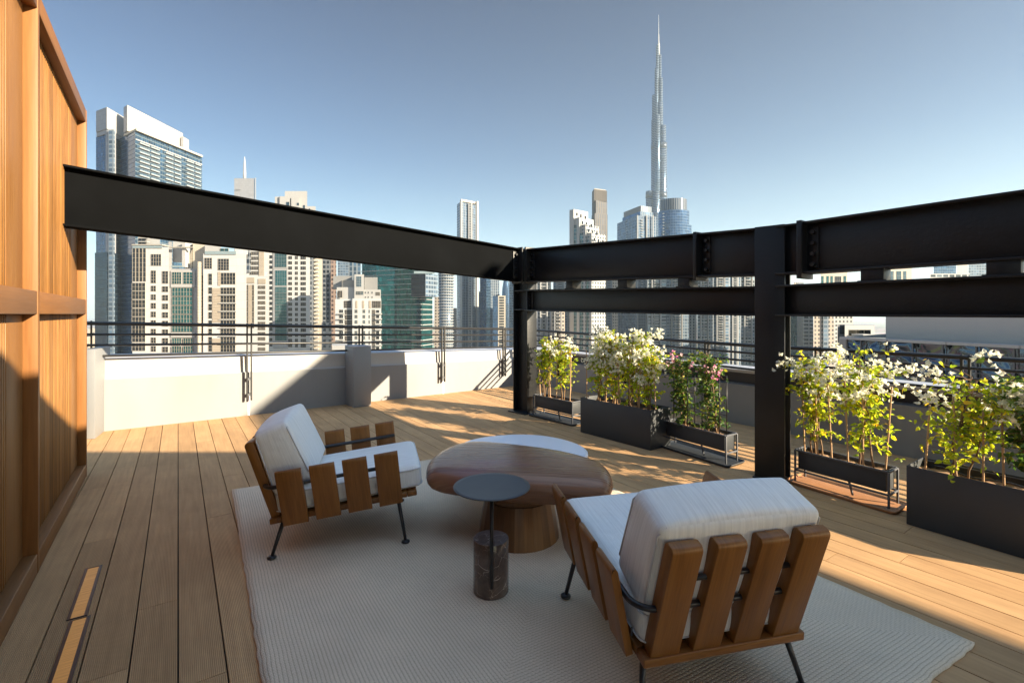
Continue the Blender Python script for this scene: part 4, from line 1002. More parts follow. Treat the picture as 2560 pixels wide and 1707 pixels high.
# 1 tall blue glass tower at the far left
def left_glass_tower():
    d = 350; r = bld('glass_tower', 'tall blue glass tower with a cream roof crown at the far left', 338, d)
    tower(r, 'wall', (288, 372), (338, d), (505, 410), 326, [F_['blue_glass'], F_['glass_lit'], F_['roof']])
    tower(r, 'side_wing', (240, 362), (266, 356), (330, 378), 336, [F_['blue_glass'], F_['dark_glass'], F_['roof']])
    tower(r, 'lower_block', (237, 357), (267.5, 352), (331, 376), 630, [F_['dark_glass'], F_['dark_glass'], F_['roof']])
    tower(r, 'stone_pier', (264, 355), (270, 354), (290, 361), 322, [F_['grey_panel'], F_['grey_panel'], F_['roof']])
    tower(r, 'glazed_stair', (271, 352.5), (284, 352), (287, 353), 324, [F_['bluegrid'], F_['bluegrid'], F_['roof']])
    tower(r, 'crown_block', (240, 360), (267, 353), (312, 372), 268, [F_['grey_panel'], F_['white'], F_['roof']], ybot=322)
    tower(r, 'crown_soffit', (241, 361), (267, 354), (310, 372), 321.5, [F_['grey_panel'], F_['grey_panel'], F_['roof']], ybot=334)
    tower(r, 'crown_slab', (309, 360), (318, 356), (457, 412), 263, [F_['grey_panel'], F_['cream_panel'], F_['roof']], ybot=327)
    tower(r, 'crown_end', (452, 408), (458, 408), (472, 416), 342, [F_['grey_panel'], F_['cream_panel'], F_['roof']], ybot=400)
    tower(r, 'roof_parapet', (309, 360), (341, 348.5), (507, 408.5), 321, [F_['cream_panel'], F_['cream_panel'], F_['roof']], ybot=326.2)
    # balconies on the lit side
    a, c = plan(338, d), plan(505, 410); u = (c - a).normalized(); n = Vector((u.y, -u.x, 0)); L = (c - a).length
    k = 0
    for fl_ in range(14):
        z = zat(356, d) - 3.3 * 1.02 * fl_
        for s0, s1 in ((.04, .17), (.19, .31), (.40, .51), (.53, .63), (.72, .84), (.86, .96)):
            m = MB(); m.box(a + u * L * s0 + n * .02 + Z * z, u * L * (s1 - s0), n * 1.5, Z * .28); m.box(a + u * L * s0 + n * 1.42 + Z * (z + .28), u * L * (s1 - s0), n * .08, Z * .8, mi=1)
            m.build('balcony', [F_['slab_white'], F_['rail_glass']], r)
    m = MB(); m.box(a + u * .3 + n * .02 + Z * zat(349.5, d), u * (L - .6), n * .5, Z * .8); m.build('cornice', F_['slab_white'], r)
left_glass_tower()

# 2 far block with a pale spire
def spire_block():
    d = 640; r = bld('spire_tower', 'far grey block with a white needle spire, above the left beam', 611, d)
    front(r, 'wall', 585.5, 637, 446, None, d, 22, F_['grey_panel']); front(r, 'crown_left', 585.5, 602, 446.5, 475, d - 1, 10, F_['grey_panel']); front(r, 'edge_fin', 638, 640, 444.5, None, d - 1, 14, F_['slab_white'])
    m = MB(); c = plan(611.5, d + 6); m.lathe(c, [(1.9, zat(450, d)), (1.9, zat(430, d)), (1.3, zat(405, d)), (.3, zat(388, d))], 16); m.build('spire', F_['slab_white'], r)
spire_block()

# white apartment blocks under the left beam, each with real windows
def rows(y0, y1, n): return [y0 + (y1 - y0) * i / (n - 1) for i in range(n)]
def left_white_blocks():
    d = 185
    r = bld('apartment_block', 'white apartment block with a grid of brown glazing, beside the dark glass tower', 380, d, 'apartment block')
    front(r, 'wall', 331, 422, 618, None, d, 14, F_['white_panel']); front(r, 'roof_wall', 345, 366, 592, 617, d + 3, 8, F_['window']); front(r, 'roof_wall', 366, 400, 590, 617, d + 4, 8, F_['white']); front(r, 'roof_ledge', 329, 405, 610.5, 613.5, d - .6, 4, F_['roof'])
    front(r, 'terrace_rail', 331, 405, 613.8, 620, d - .3, .2, F_['rail_glass'])
    for i in range(3):
        y = 594 + 9 * i; front(r, 'balcony', 344, 367, y, y + 1.6, d + 1.4, 1.5, F_['slab_white'])
    for i in range(4): window(r, 331 + 8.8 * i, 331 + 8.8 * (i + 1) - .7, 621, 704, d, 1, 7, 'brown', 'creamf', name='glazed_strip')
    for y in (707, 728, 749.5, 771, 792, 813.5, 835, 857): window(r, 330, 364, y, y + 20, d, 4, 2, 'brown', 'creamf')
    window(r, 377.5, 403.5, 635, 664.5, d, 4, 3, 'brown', 'creamf'); window(r, 377.5, 390.5, 676, 708, d, 2, 4, 'brown', 'creamf'); window(r, 405.5, 421, 678, 709, d, 2, 4, 'brown', 'creamf')
    for y in (714.5, 736, 757.5, 779, 800.5, 822, 843.5, 865): window(r, 377.5, 390.5, y, y + 14, d, 2, 2, 'brown', 'creamf'); window(r, 405.5, 421, y + 1.5, y + 15.5, d, 2, 2, 'brown', 'creamf')
    r = bld('apartment_block', 'grey-framed apartment block with a tall strip of teal glass', 456, d, 'apartment block')
    front(r, 'wall', 422, 492, 672, None, d + .8, 14, F_['grey_frame']); front(r, 'tower_wall', 421, 430, 604, 672, d + 4, 6, F_['grey_frame']); front(r, 'tower_wall', 482, 512, 608, 676, d + 5, 7, F_['cream_panel'])
    front(r, 'roof_sail', 432, 480, 604, 655, d + 7, 1, F_['white']); front(r, 'roof_core', 455, 463, 600, 668, d + 3, 4, F_['white']); front(r, 'crossbeam', 424, 482, 617, 619.5, d + 2, 1, F_['roof']); front(r, 'roof_terrace', 428, 456, 664, 668, d + .2, .5, F_['rail_glass'])
    m = MB(); a, b = plan(463.5, d + 6), plan(480, d + 5); m.v += [a + Z * zat(668, d), b + Z * zat(668, d), b + Z * zat(620, d), a + Z * zat(650, d)]; m.face((0, 1, 2, 3)); m.v += [v + Vector((0, .6, 0)) for v in m.v[:4]]; m.face((7, 6, 5, 4)); m.face((3, 2, 6, 7)); m.face((0, 3, 7, 4)); m.face((1, 5, 6, 2)); m.build('sloping_wall', F_['cream_panel'], r)
    front(r, 'white_frame', 427, 487, 676.5, 718, d + .4, 1, F_['white']); front(r, 'white_frame', 427, 487, 831, 843, d + .4, 1, F_['white'])
    window(r, 430, 454, 680, 710, d + .4, 4, 4, 'teal', 'creamf'); window(r, 458, 482, 680, 710, d + .4, 3, 4, 'teal', 'creamf')
    for i in range(5): window(r, 430, 482, 719 + 22.4 * i, 740 + 22.4 * i, d + .6, 7, 2, 'teal', 'creamf')
    for y in (845, 865): window(r, 430, 454, y, y + 17, d + .4, 4, 2, 'teal', 'creamf'); window(r, 458, 482, y, y + 17, d + .4, 4, 2, 'teal', 'creamf')
    r = bld('apartment_block', 'large bright white apartment block beside the first railing post', 560, d, 'apartment block')
    front(r, 'wall', 508, 616, 634, None, d, 13, F_['white_panel']); front(r, 'roof_wall', 512, 552, 612, 634, d + 2, 8, F_['white']); front(r, 'roof_wall', 588, 620, 618, 636, d + 1, 10, F_['white_panel']); front(r, 'terrace_rail', 512, 590, 628, 636, d - .3, .2, F_['rail_glass'])
    front(r, 'recess_wall', 491, 509, 670, None, d + 3, 10, F_['white_panel']); front(r, 'tan_strip', 531, 550, 720, 806, d - .15, .4, F_['tan_panel']); front(r, 'tan_strip', 531, 550, 846, 900, d - .15, .4, F_['tan_panel']); front(r, 'tan_strip', 544.5, 551, 680, 714, d - .15, .4, F_['tan_panel'])
    window(r, 511, 530.5, 645, 672, d, 3, 4, 'brown', 'creamf'); window(r, 545, 573, 647, 676, d, 4, 4, 'brown', 'creamf'); window(r, 552, 589, 682, 711, d, 5, 3, 'brown', 'creamf'); window(r, 521, 531, 684, 712, d, 1, 3, 'brown', 'creamf')
    window(r, 550, 572, 621, 632, d + 2, 2, 1, 'teal', 'creamf')
    for i in range(8):
        y = 718.5 + 20.6 * i; window(r, 521, 531, y, y + 16, d, 1, 2, 'brown', 'creamf'); window(r, 551.5, 589, y, y + 17, d, 5, 2, 'brown', 'creamf')
        front(r, 'ledge', 546, 590, y + 18.3, y + 19.6, d - .5, .5, F_['white']); window(r, 499, 508, y - 30, y - 10, d + 3, 1, 2, 'brown', 'creamf')
    m = MB(); c = plan(498, d - .5); m.tube([c + Z * GZ, c + Z * zat(655, d)], .8, 4); m.build('hoist_mast', F_['tan_panel'], r)
    r = bld('apartment_block', 'pale apartment block with a tan louvred strip, just right of the first railing post', 635, 240, 'apartment block'); d = 240
    front(r, 'wall', 612, 672, 690, None, d, 10, F_['white_panel']); front(r, 'upper_wall', 614, 668, 622, 690, d + 5, 10, F_['white_panel']); front(r, 'blue_side', 613.5, 623, 626, 680, d + 3.5, 2, F_['grey_win']); front(r, 'tan_strip', 647, 660, 628, 692, d + 4.7, .5, F_['tan_panel'])
    for y in (694,): front(r, 'louvre', 613.5, 636, y, y + 14, d - .2, .4, F_['tan_panel']); front(r, 'louvre', 645, 664, y + 3, y + 16, d - .2, .4, F_['tan_panel'])
    front(r, 'tan_strip', 620.5, 629, 712, 820, d - .2, .4, F_['tan_panel'])
    for i in range(5): window(r, 624, 647, 629 + 12.3 * i, 638 + 12.3 * i, d + 5, 5, 2, 'brown', 'creamf')
    for i in range(8): window(r, 613.5, 620.3, 712 + 13.6 * i, 725 + 13.6 * i, d, 2, 4, 'brown', 'creamf'); window(r, 629.3, 636, 712 + 13.6 * i, 725 + 13.6 * i, d, 2, 4, 'brown', 'creamf')
    for i in range(14): window(r, 645, 664, 714 + 12.85 * i, 722.5 + 12.85 * i, d, 6, 2, 'brown', 'creamf')
    d = 300
    r = bld('apartment_tower', 'tall white tower with a framed blue glass strip, stepped roof rising above the left beam', 720, d, 'apartment tower')
    front(r, 'wall', 668, 775, 530, None, d, 16, F_['white_panel'])
    for nm, x0, x1, y0, dd in (('stepped_wall', 687, 706, 492, -2), ('stepped_wall', 699, 725, 491, -3), ('crown_wall', 712, 768, 478, 0), ('stepped_wall', 768, 789, 516, 0), ('stepped_wall', 728, 748, 492, -3)): front(r, nm, x0, x1, y0, 560, d + dd, 6, F_['white'])
    window(r, 715, 724, 505, 517, d - 3, 1, 1, 'blue', 'whitef'); window(r, 742, 748, 507, 514, d - 3, 1, 1, 'blue', 'whitef'); window(r, 757, 763, 513, 523, d, 1, 1, 'blue', 'whitef'); window(r, 772, 776, 521, 526, d, 1, 1, 'blue', 'whitef')
    front(r, 'grey_frame', 683, 719, 672, 871, d - .4, .8, F_['grey_frame']); front(r, 'grey_frame', 683, 719, 618, 671, d - .4, .8, F_['grey_frame'])
    window(r, 687.5, 716.5, 625, 668, d - .5, 7, 5, 'teal', 'greyf'); window(r, 688, 717, 676, 714, d - .5, 5, 4, 'teal', 'greyf')
    for i in range(9): window(r, 688, 717, 717 + 15 * i, 731.5 + 15 * i, d - .5, 8, 2, 'teal', 'greyf')
    for i in range(18):
        y = 640 + 12.9 * i; window(r, 720.5, 730.5, y, y + 8.5, d, 2, 1, 'brown', 'creamf'); window(r, 737.5, 745, y, y + 8.5, d, 2, 1, 'brown', 'creamf'); window(r, 751.5, 765, y, y + 9, d, 3, 1, 'brown', 'creamf')
        if i % 1 == 0: window(r, 673.5, 681.5, y - 2, y + 6.5, d, 1, 1, 'brown', 'creamf')
    r = bld('apartment_tower', 'narrow tower with stacked balconies, right of the tall white tower', 790, 315, 'apartment tower'); d = 315
    front(r, 'wall', 771, 784, 600, None, d - 2, 12, F_['grey_win']); front(r, 'wall', 784, 806, 610, None, d, 12, F_['cream_panel'])
    for i in range(26): front(r, 'balcony', 785, 795, 640 + 9.6 * i, 643 + 9.6 * i, d - 1.4, 1.4, F_['slab_white'])
    for nm, lab, x0, x1, y0, mt, dd in (('office_tower', 'slim grey glass tower behind the narrow balcony tower', 806, 827, 630, 'grey_win', 340), ('apartment_tower', 'slim pinkish-brown tower beside the slim grey one', 826, 841, 640, 'pink_win', 360), ('office_tower', 'pale blue-grey tower just left of the stepped white block', 844, 873, 640, 'bluegrid', 620), ('office_tower', 'small white-framed glass tower head above the stepped white block', 872, 902, 655, 'vstripe', 330)):
        r = bld(nm, lab, x0, dd); front(r, 'wall', x0, x1, y0, None, dd, 16, F_[mt]); front(r, 'roof_plant', x0 + 3, x1 - 3, y0 - 5, y0, dd + 4, 8, F_['concrete'])
    r = bld('low_building', 'low white building half hidden behind the left railing', 815, 200, 'building'); front(r, 'wall', 804, 829, 807, None, 290, 12, F_['white_win']); front(r, 'wall', 830, 868, 864, None, 200, 14, F_['white'])
left_white_blocks()

def stepped_white_block():
    d = 270; r = bld('apartment_block', 'bright white stepped apartment block in front of the teal glass tower', 900, d, 'apartment block')
    front(r, 'wall', 881, 953, 746, None, d, 15, F_['white_panel']); front(r, 'side_wall', 838, 882, 748, None, d + 2, 12, F_['white_panel']); front(r, 'upper_wall', 886, 952, 724, 746, d + 1.5, 12, F_['white']); front(r, 'upper_side', 842, 886, 718, 748, d + 3, 10, F_['white'])
    front(r, 'tower_wall', 886, 910, 686, 746, d + .8, 8, F_['white']); front(r, 'grey_block', 911, 944, 693, 726, d + 7, 8, F_['concrete']); front(r, 'grey_block', 833, 880, 690, 722, d + 9, 8, F_['concrete']); front(r, 'roof_box', 855, 888, 700, 722, d + 5, 6, F_['roof'])
    window(r, 890.5, 904, 691, 717, d + .8, 3, 4, 'blue', 'whitef'); window(r, 890, 909, 728, 737, d + .8, 5, 2, 'blue', 'creamf')
    for x in (912, 919.5, 929): window(r, x, x + 3, 729, 734, d + 1.5, 1, 1, 'brown', 'whitef'); window(r, x, x + 3, 741, 745, d + 1.5, 1, 1, 'brown', 'whitef')
    window(r, 939, 950, 730, 739, d + 1.5, 4, 2, 'brown', 'creamf')
    for x in (888.5, 905.5, 922): front(r, 'louvre', x, x + 5, 752, 771, d - .15, .4, F_['tan_panel'])
    window(r, 930, 952, 752, 770, d, 5, 5, 'brown', 'creamf', name='glazed_strip')
    window(r, 844, 856, 727, 744, d + 2, 3, 3, 'brown', 'creamf'); window(r, 860, 878, 752, 770, d + 2, 5, 4, 'brown', 'creamf', name='glazed_strip')
    for i in range(8):
        y = 774 + 13.2 * i
        for x, w_ in ((887, 7), (907, 6.5), (922, 3)): window(r, x, x + w_, y, y + 8.5, d, 2 if w_ > 4 else 1, 2, 'blue', 'creamf')
        window(r, 930, 938, y, y + 12, d, 3, 3, 'brown', 'creamf'); window(r, 940, 948.5, y + 1, y + 8, d, 1, 1, 'brown', 'whitef'); front(r, 'balcony', 937.5, 953.5, y + 9, y + 11.5, d - 1.2, 1.2, F_['slab_white'])
        window(r, 848, 858, y, y + 8, d + 2, 2, 1, 'brown', 'whitef'); window(r, 862, 880, y, y + 12, d + 2, 5, 3, 'brown', 'creamf'); front(r, 'balcony', 842, 860, y + 9, y + 11, d + .8, 1.2, F_['slab_white'])
stepped_white_block()

def teal_tower():
    d = 380; r = bld('teal_tower', 'teal glass office tower with thin white bands and a dark cube on its corner', 1054, d)
    tower(r, 'wall', (905, 410), (1054, d), (1081, 400), 600, [F_['teal'], F_['teal'], F_['roof']])
    a, b, c = plan(905, 410), plan(1054, d), plan(1081, 400); u = (a - b).normalized(); n = Vector((-u.y, u.x, 0)); n = n if n.y < 0 else -n; L = (a - b).length
    u2 = (c - b).normalized(); n2 = Vector((u2.y, -u2.x, 0)); L2 = (c - b).length
    for i in range(22):
        z = zat(684, d) - 4.0 * i * 1.02; s = (1.0, .55, .95, .5)[i % 4] * L
        m = MB(); m.box(b + n * .02 + Z * z, u * s, n * .9, Z * .55); m.build('white_band', F_['slab_white'], r)
        if i > 3: m = MB(); m.box(b + n2 * .03 + Z * z, u2 * L2, n2 * .9, Z * .55); m.build('white_band', F_['slab_white'], r)
    for i in range(3):
        z = zat(686, d) + 4.5 + 9 * i; m = MB(); m.box(b + n * .02 + Z * z, u * L, n * .9, Z * .55); m.build('white_band', F_['slab_white'], r)
    tower(r, 'dark_cube', (1028, 376), (1064, 366), (1094, 380), 684, [F_['dark_glass'], F_['bluegrid'], F_['roof']], ybot=741)
    front(r, 'roof_garden', 1035, 1085, 678, 684, 378, 3, F_['rail_glass'])
teal_tower()

def mid_towers():
    r = bld('apartment_tower', 'slender rounded white tower ringed with balconies', 1115, 560, 'apartment tower'); c = plan(1115, 570)
    m = MB(); R0 = 8.6; m.lathe(c, [(R0, GZ), (R0, zat(668, 560))], 28); m.build('wall', F_['vstripe'], r)
    for i in range(58): 
        z = zat(672, 560) - 3.35 * i; m = MB(); m.lathe(c + Vector((.5 * math.sin(i * .35), 0, 0)), [(R0 + .9, z), (R0 + 1.1, z + .2), (R0 + 1.1, z + .9)], 20, smooth=True); m.build('balcony', F_['slab_white'], r)
    front(r, 'side_wing', 1096, 1104, 662, None, 575, 14, F_['bluegrid'])
    r = bld('office_tower', 'tall slim tower standing high above the middle of the left beam', 1165, 620)
    tower(r, 'wall', (1142.5, 645), (1151, 630), (1195, 650), 505, [F_['bluegrid'], F_['vstripe'], F_['roof']]); tower(r, 'edge_pier', (1150, 629), (1153, 628.5), (1156, 629), 503, [F_['slab_white'], F_['slab_white'], F_['roof']])
    tower(r, 'edge_pier', (1190, 647), (1193, 646.5), (1196.5, 648), 503, [F_['slab_white'], F_['slab_white'], F_['roof']])
    tower(r, 'crown_frame', (1150, 640), (1153, 633), (1194, 650), 498, [F_['roof'], F_['cream_panel'], F_['roof']], ybot=503)
    for i in range(1): front(r, 'lit_strip', 1171, 1181, 508, None, 636, 2, F_['white_stripe'])
    r = bld('office_tower', 'blue glass tower right of the tall slim one, top hidden by the beam', 1225, 600)
    tower(r, 'wall', (1200, 620), (1216, 600), (1249, 612), 640, [F_['blue_glass'], F_['vstripe'], F_['roof']])
    front(r, 'grey_shaft', 1216, 1226, 638, None, 598, 3, F_['round_glass']); front(r, 'annex', 1232, 1247, 740, None, 560, 10, F_['blue_glass'])
    r = bld('apartment_block', 'cream-framed block with a ladder of windows, left of the corner column', 1255, 540, 'apartment block')
    front(r, 'wall', 1245, 1264, 739, None, 540, 12, F_['cream_panel'])
    for i in range(22): window(r, 1248, 1260, 742 + 6.6 * i, 746.5 + 6.6 * i, 540, 3, 1, 'brown', 'whitef')
    r = bld('spire_tower', 'far tapering pale tower just left of the corner column', 1262, 900); c = plan(1265, 900)
    m = MB(); m.lathe(c, [(9, GZ), (9, zat(760, 900)), (7, zat(720, 900)), (3, zat(690, 900)), (.5, zat(660, 900))], 16); m.build('wall', F_['round_glass'], r)
    for nm, lab, x0, x1, y0, mt, dd in (('office_tower', 'hazy blue tower beside the corner column, with a zigzag edge', 1273, 1292, 690, 'bluegrid', 640), ('office_tower', 'hazy far tower left of the slender rounded white one', 1086, 1098, 742, 'beige_win', 520),
            ('office_tower', 'hazy grey tower right of the slender rounded white one', 1133, 1142, 770, 'beige_win', 700), ('office_tower', 'hazy tower between the two tall glass towers left of the column', 1193, 1203, 728, 'bluegrid', 720)):
        r = bld(nm, lab, x0, dd); front(r, 'wall', x0, x1, y0, None, dd, 18, F_[mt])
mid_towers()

# the very tall stepped tower
def tall_stepped_tower():
    d = 1250; k = d / FOC; r = bld('stepped_skyscraper', 'extremely tall stepped silver skyscraper with a needle spire', 1647, d, 'skyscraper')
    def shaft(cx, rp, y0, dy=0, bands=()):
        c = plan(cx, d + dy); zt = zat(y0, d); m = MB(); m.lathe(c, [(rp * k, GZ), (rp * k, zt - 1.5), (rp * k * .93, zt)], 24); m.build('shaft', F_['tower_glass'], r)
        for a, b in bands: m = MB(); m.lathe(c, [(rp * k + .5, zat(b, d)), (rp * k + .5, zat(a, d))], 24, smooth=True); m.build('mechanical_band', F_['tower_band'], r)
    for a in ((1640, 3.2, 100, 0), (1643.6, 3.6, 116, -2), (1650, 3.5, 138, 0), (1641.3, 4.6, 174, -4), (1651.5, 5.2, 197, -3), (1636.6, 6.6, 238, 2), (1650, 7.2, 258, -4), (1636, 7.6, 300, 0), (1643, 7, 295, -14), (1656.5, 8.3, 317, -6)):
        if a[2] == 100: continue
        shaft(*a)
    shaft(1638.5, 10.5, 364, -4, ((364, 375), (484, 495))); shaft(1655, 11.5, 360, -8, ((362, 376), (484, 497))); shaft(1647, 12, 362, 4)
    shaft(1624, 9.2, 480, -6, ((484, 498),)); shaft(1640, 9, 482, -16); shaft(1665, 9, 560, -10)
    c = plan(1646.6, d); m = MB(); m.lathe(c, [(3.2 * k, zat(140, d)), (2.6 * k, zat(112, d)), (1.5 * k, zat(108, d)), (1.1 * k, zat(88, d)), (.75 * k, zat(86, d)), (.35 * k, zat(38, d))], 12); m.build('spire', F_['slab_white'], r)
tall_stepped_tower()

def right_towers():
    # white stepped block
    d = 420; r = bld('apartment_block', 'white stair-stepped apartment block above the right beam', 1470, d, 'apartment block')
    for i, (x0, x1, y0, y1) in enumerate(((1434, 1470, 523, 533), (1448, 1484, 545, 551), (1464, 1498, 564, 571), (1479, 1514, 586, 591))):
        a, b = plan(x0, d + i * -3), plan(x1, d + 12 - i * 3); n = Vector((-(b-a).y, (b-a).x, 0)).normalized(); zt = zat(y0, d)
        m = MB(); m.prism([a, b, b + n * 5, a + n * 5], GZ, zt, 0); m.build('wall', F_['white_win'] if i > 1 else F_['white'], r)
    front(r, 'glass_wall', 1435, 1447, 562, None, d - .6, 1, F_['window_teal']); front(r, 'glass_wall', 1450, 1463, 584, None, d - 3.5, 1, F_['window_teal']); front(r, 'glass_wall', 1466, 1478, 600, None, d - 6.5, 1, F_['window_teal'])
    for x, y in ((1440, 532), (1450, 536), (1461, 540), (1454, 553), (1464, 556), (1476, 560), (1469, 573), (1479, 577), (1490, 580), (1484, 595), (1494, 598), (1505, 600)): window(r, x, x + 4.2, y, y + 8, d - 9.5 if y > 590 else (d - 6 if y > 570 else d - 3), 1, 1, 'brown', 'whitef')
    # tan tower with bronze cap
    d = 760; r = bld('office_tower', 'slim tan tower with a dark bronze cap above the right beam', 1498, d)
    tower(r, 'wall', (1479, d + 20), (1487, d), (1519, d + 12), 533, [F_['bronze'], F_['tan_tower'], F_['roof']]); tower(r, 'upper_wall', (1480, d + 22), (1490, d + 3), (1518, d + 14), 501, [F_['bronze'], F_['tan_tower'], F_['roof']])
    tower(r, 'cap', (1480, d + 22), (1485, d + 2), (1517.5, d + 12), 473, [F_['bronze'], F_['bronze'], F_['roof']], ybot=501); tower(r, 'cap_rim', (1480.5, d + 24), (1486, d + 4), (1515, d + 14), 471, [F_['roof'], F_['roof'], F_['roof']], ybot=473)
    # pale glass tower
    d = 560; r = bld('apartment_tower', 'pale glass tower with white piers and a flat grey top, left of the round one', 1592, d, 'apartment tower')
    tower(r, 'wall', (1543, d + 50), (1592, d), (1641, d + 8), 539, [F_['vstripe'], F_['vstripe'], F_['roof']]); tower(r, 'upper_wall', (1556, d + 46), (1601, d + 6), (1633, d + 14), 528, [F_['round_glass'], F_['vstripe'], F_['roof']])
    tower(r, 'top_box', (1559, d + 46), (1602, d + 8), (1629, d + 16), 514, [F_['concrete'], F_['crown'], F_['roof']], ybot=528)
    for nm, px in (('white_pier', 1593), ('white_pier', 1616), ('white_pier', 1632)): front(r, nm, px, px + 2, 538, None, d - .5 + (px - 1592) * .1, 1.4, F_['slab_white'])
    for px, dd in ((1568, -.6), (1605, -.8)):
        for i in range(26): front(r, 'balcony', px - 2, px + 3, 550 + 6.6 * i, 551.6 + 6.6 * i, d + (24 if px < 1580 else 1) + dd, 1.5, F_['slab_white'])
    # round glass tower
    d = 620; k = d / FOC; r = bld('round_tower', 'broad rounded blue glass tower in front of the tallest skyscraper', 1684, d); c = plan(1684, d + 22)
    m = MB(); m.lathe(c, [(38 * k * 1.03, GZ), (38 * k * 1.03, zat(521, d))], 30, sx=1, sy=.8, smooth=False); m.build('wall', F_['round_glass'], r)
    m = MB(); m.lathe(c, [(33.5 * k, zat(521, d)), (33.5 * k, zat(491, d))], 30, sx=1, sy=.8, smooth=False); m.build('crown', F_['crown'], r)
    m = MB(); m.lathe(plan(1700, d + 26), [(29 * k, GZ), (29 * k, zat(557, d))], 24, smooth=False); m.build('lower_wing', F_['round_glass'], r)
    for px, dd in ((1661, -.2), (1701, -.2), (1716, 5)):
        for i in range(24): front(r, 'balcony', px - 3.5, px + 3.5, 533 + 7.4 * i + (25 if px == 1716 else 0), 535.2 + 7.4 * i + (25 if px == 1716 else 0), d + 22 - 31 * k * .8 + (2.2 if px != 1716 else 2), 1.6, F_['slab_white'])
    # wall of towers seen between and below the right beams
    T = [('apartment_tower', 'white tower with close vertical piers, right beside the corner column', 1342, 1378, 640, 'white_stripe', 430), ('apartment_block', 'cream stepped block next to the white striped tower', 1378, 1412, 776, 'beige_win', 400),
         ('office_tower', 'grey-blue tower behind the leafy green plant', 1383, 1420, 648, 'vstripe2', 660), ('apartment_tower', 'blue-grey gridded tower under the first spacer block', 1412, 1441, 640, 'bluegrid', 600), ('apartment_tower', 'banded glass tower between the first two spacer blocks', 1440, 1481, 650, 'balcony', 560),
         ('office_tower', 'dark blue tower left of the narrow cream one', 1481, 1531, 655, 'vstripe2', 640), ('apartment_tower', 'narrow cream tower between the beams and the white flowers', 1531, 1545, 640, 'beige_win', 520), ('office_tower', 'blue tower with slim white fins above the white flowers', 1546, 1619, 660, 'vstripe', 600),
         ('apartment_tower', 'greenish tower with wide balconies above the box planter', 1619, 1665, 655, 'balcony', 500), ('apartment_tower', 'glazed tower with wide balconies beside the greenish one', 1666, 1722, 650, 'bluegrid', 520), ('office_tower', 'thin white-edged tower left of the mottled glass one', 1722, 1742, 640, 'white_stripe', 540),
         ('apartment_tower', 'mottled glass tower above the pink flowers', 1743, 1782, 655, 'balcony', 480), ('apartment_tower', 'grey tower with banded windows behind the bright pink flowers', 1782, 1824, 650, 'vstripe2', 520), ('office_tower', 'blue-grey tower with white fins near the wide column', 1825, 1852, 645, 'vstripe', 560), ('apartment_tower', 'tower of stacked white-edged balconies beside the wide column', 1852, 1892, 650, 'balcony', 460)]
    rnd = random.Random(4)
    for nm, lab, x0, x1, y0, mt, dd in T:
        r = bld(nm, lab, x0, dd, 'apartment tower' if 'apartment' in nm else 'tower'); front(r, 'wall', x0, x1, y0, None, dd, 20, F_[mt], dd + 3)
        w = x1 - x0
        if w > 24:
            for f in (.22, .68): front(r, 'pier', x0 + w * f, x0 + w * f + 3.2, y0 - 1, None, dd - 1.2, 2, F_['slab_white'] if mt in ('vstripe', 'white_stripe') else F_['concrete'])
            for i in range(34): front(r, 'balcony', x0 + w * .36, x0 + w * .62, y0 + 6 + 7.7 * i * 460 / dd * .93, y0 + 8 + 7.7 * i * 460 / dd * .93, dd - 1.6, 1.6, F_['concrete'] if i % 3 else F_['slab_white'])
        front(r, 'roof_plant', x0 + w * .2, x1 - w * .2, y0 - 4, y0, dd + 5, 8, F_['concrete'])
    # right of the near column
    U_ = [('office_tower', 'green glass tower edge just right of the wide column', 1974, 1994, 780, 'teal', 460), ('apartment_tower', 'grey tower edge beside the green glass one', 1993, 2009, 760, 'grey_frame', 440), ('apartment_tower', 'cream tower of curved balconies right of the wide column', 2009, 2033, 770, 'white_balc', 420),
          ('apartment_tower', 'beige tower with many small windows right of the balcony tower', 2034, 2085, 760, 'beige_win', 380), ('apartment_tower', 'narrow beige tower behind the small white roof building', 2086, 2132, 766, 'white_win', 400), ('apartment_block', 'brown roofline showing between the beams beside the wide column', 1984, 2009, 706, 'beige_win', 620)]
    for nm, lab, x0, x1, y0, mt, dd in U_:
        r = bld(nm, lab, x0, dd, 'apartment tower'); front(r, 'wall', x0, x1, y0, None, dd, 18, F_[mt], dd + 2)
        if mt == 'white_balc':
            for i in range(14): front(r, 'balcony', x0 + 1, x1 - 3, y0 + 8 + 9.2 * i, y0 + 11 + 9.2 * i, dd - 1.5, 1.6, F_['slab_white'])
        if mt == 'beige_win': front(r, 'window_bay', (x0 + x1) / 2 - 1, (x0 + x1) / 2 + 12, y0 + 2, None, dd - .5, .6, F_['bluegrid'])
    r = bld('office_tower', 'cream tower head with teal windows between the right beams', 2080, 330)
    front(r, 'wall', 2052, 2119, 660, 775, 330, 14, F_['cream_panel'])
    for x in (2053, 2066, 2076, 2109): window(r, x, x + 6, 690, 712, 330, 1, 2, 'teal', 'creamf')
    window(r, 2087, 2103, 691, 712, 330, 3, 2, 'brown', 'creamf')
    r = bld('office_tower', 'cream tower head with grey windows, right of the fourth spacer block', 2250, 330)
    front(r, 'wall', 2218, 2280, 652, 790, 330, 12, F_['cream_panel'])
    for x in (2226, 2241, 2258): window(r, x, x + 8 + (x == 2241) * 4, 678, 700, 330, 2, 2, 'blue', 'creamf')
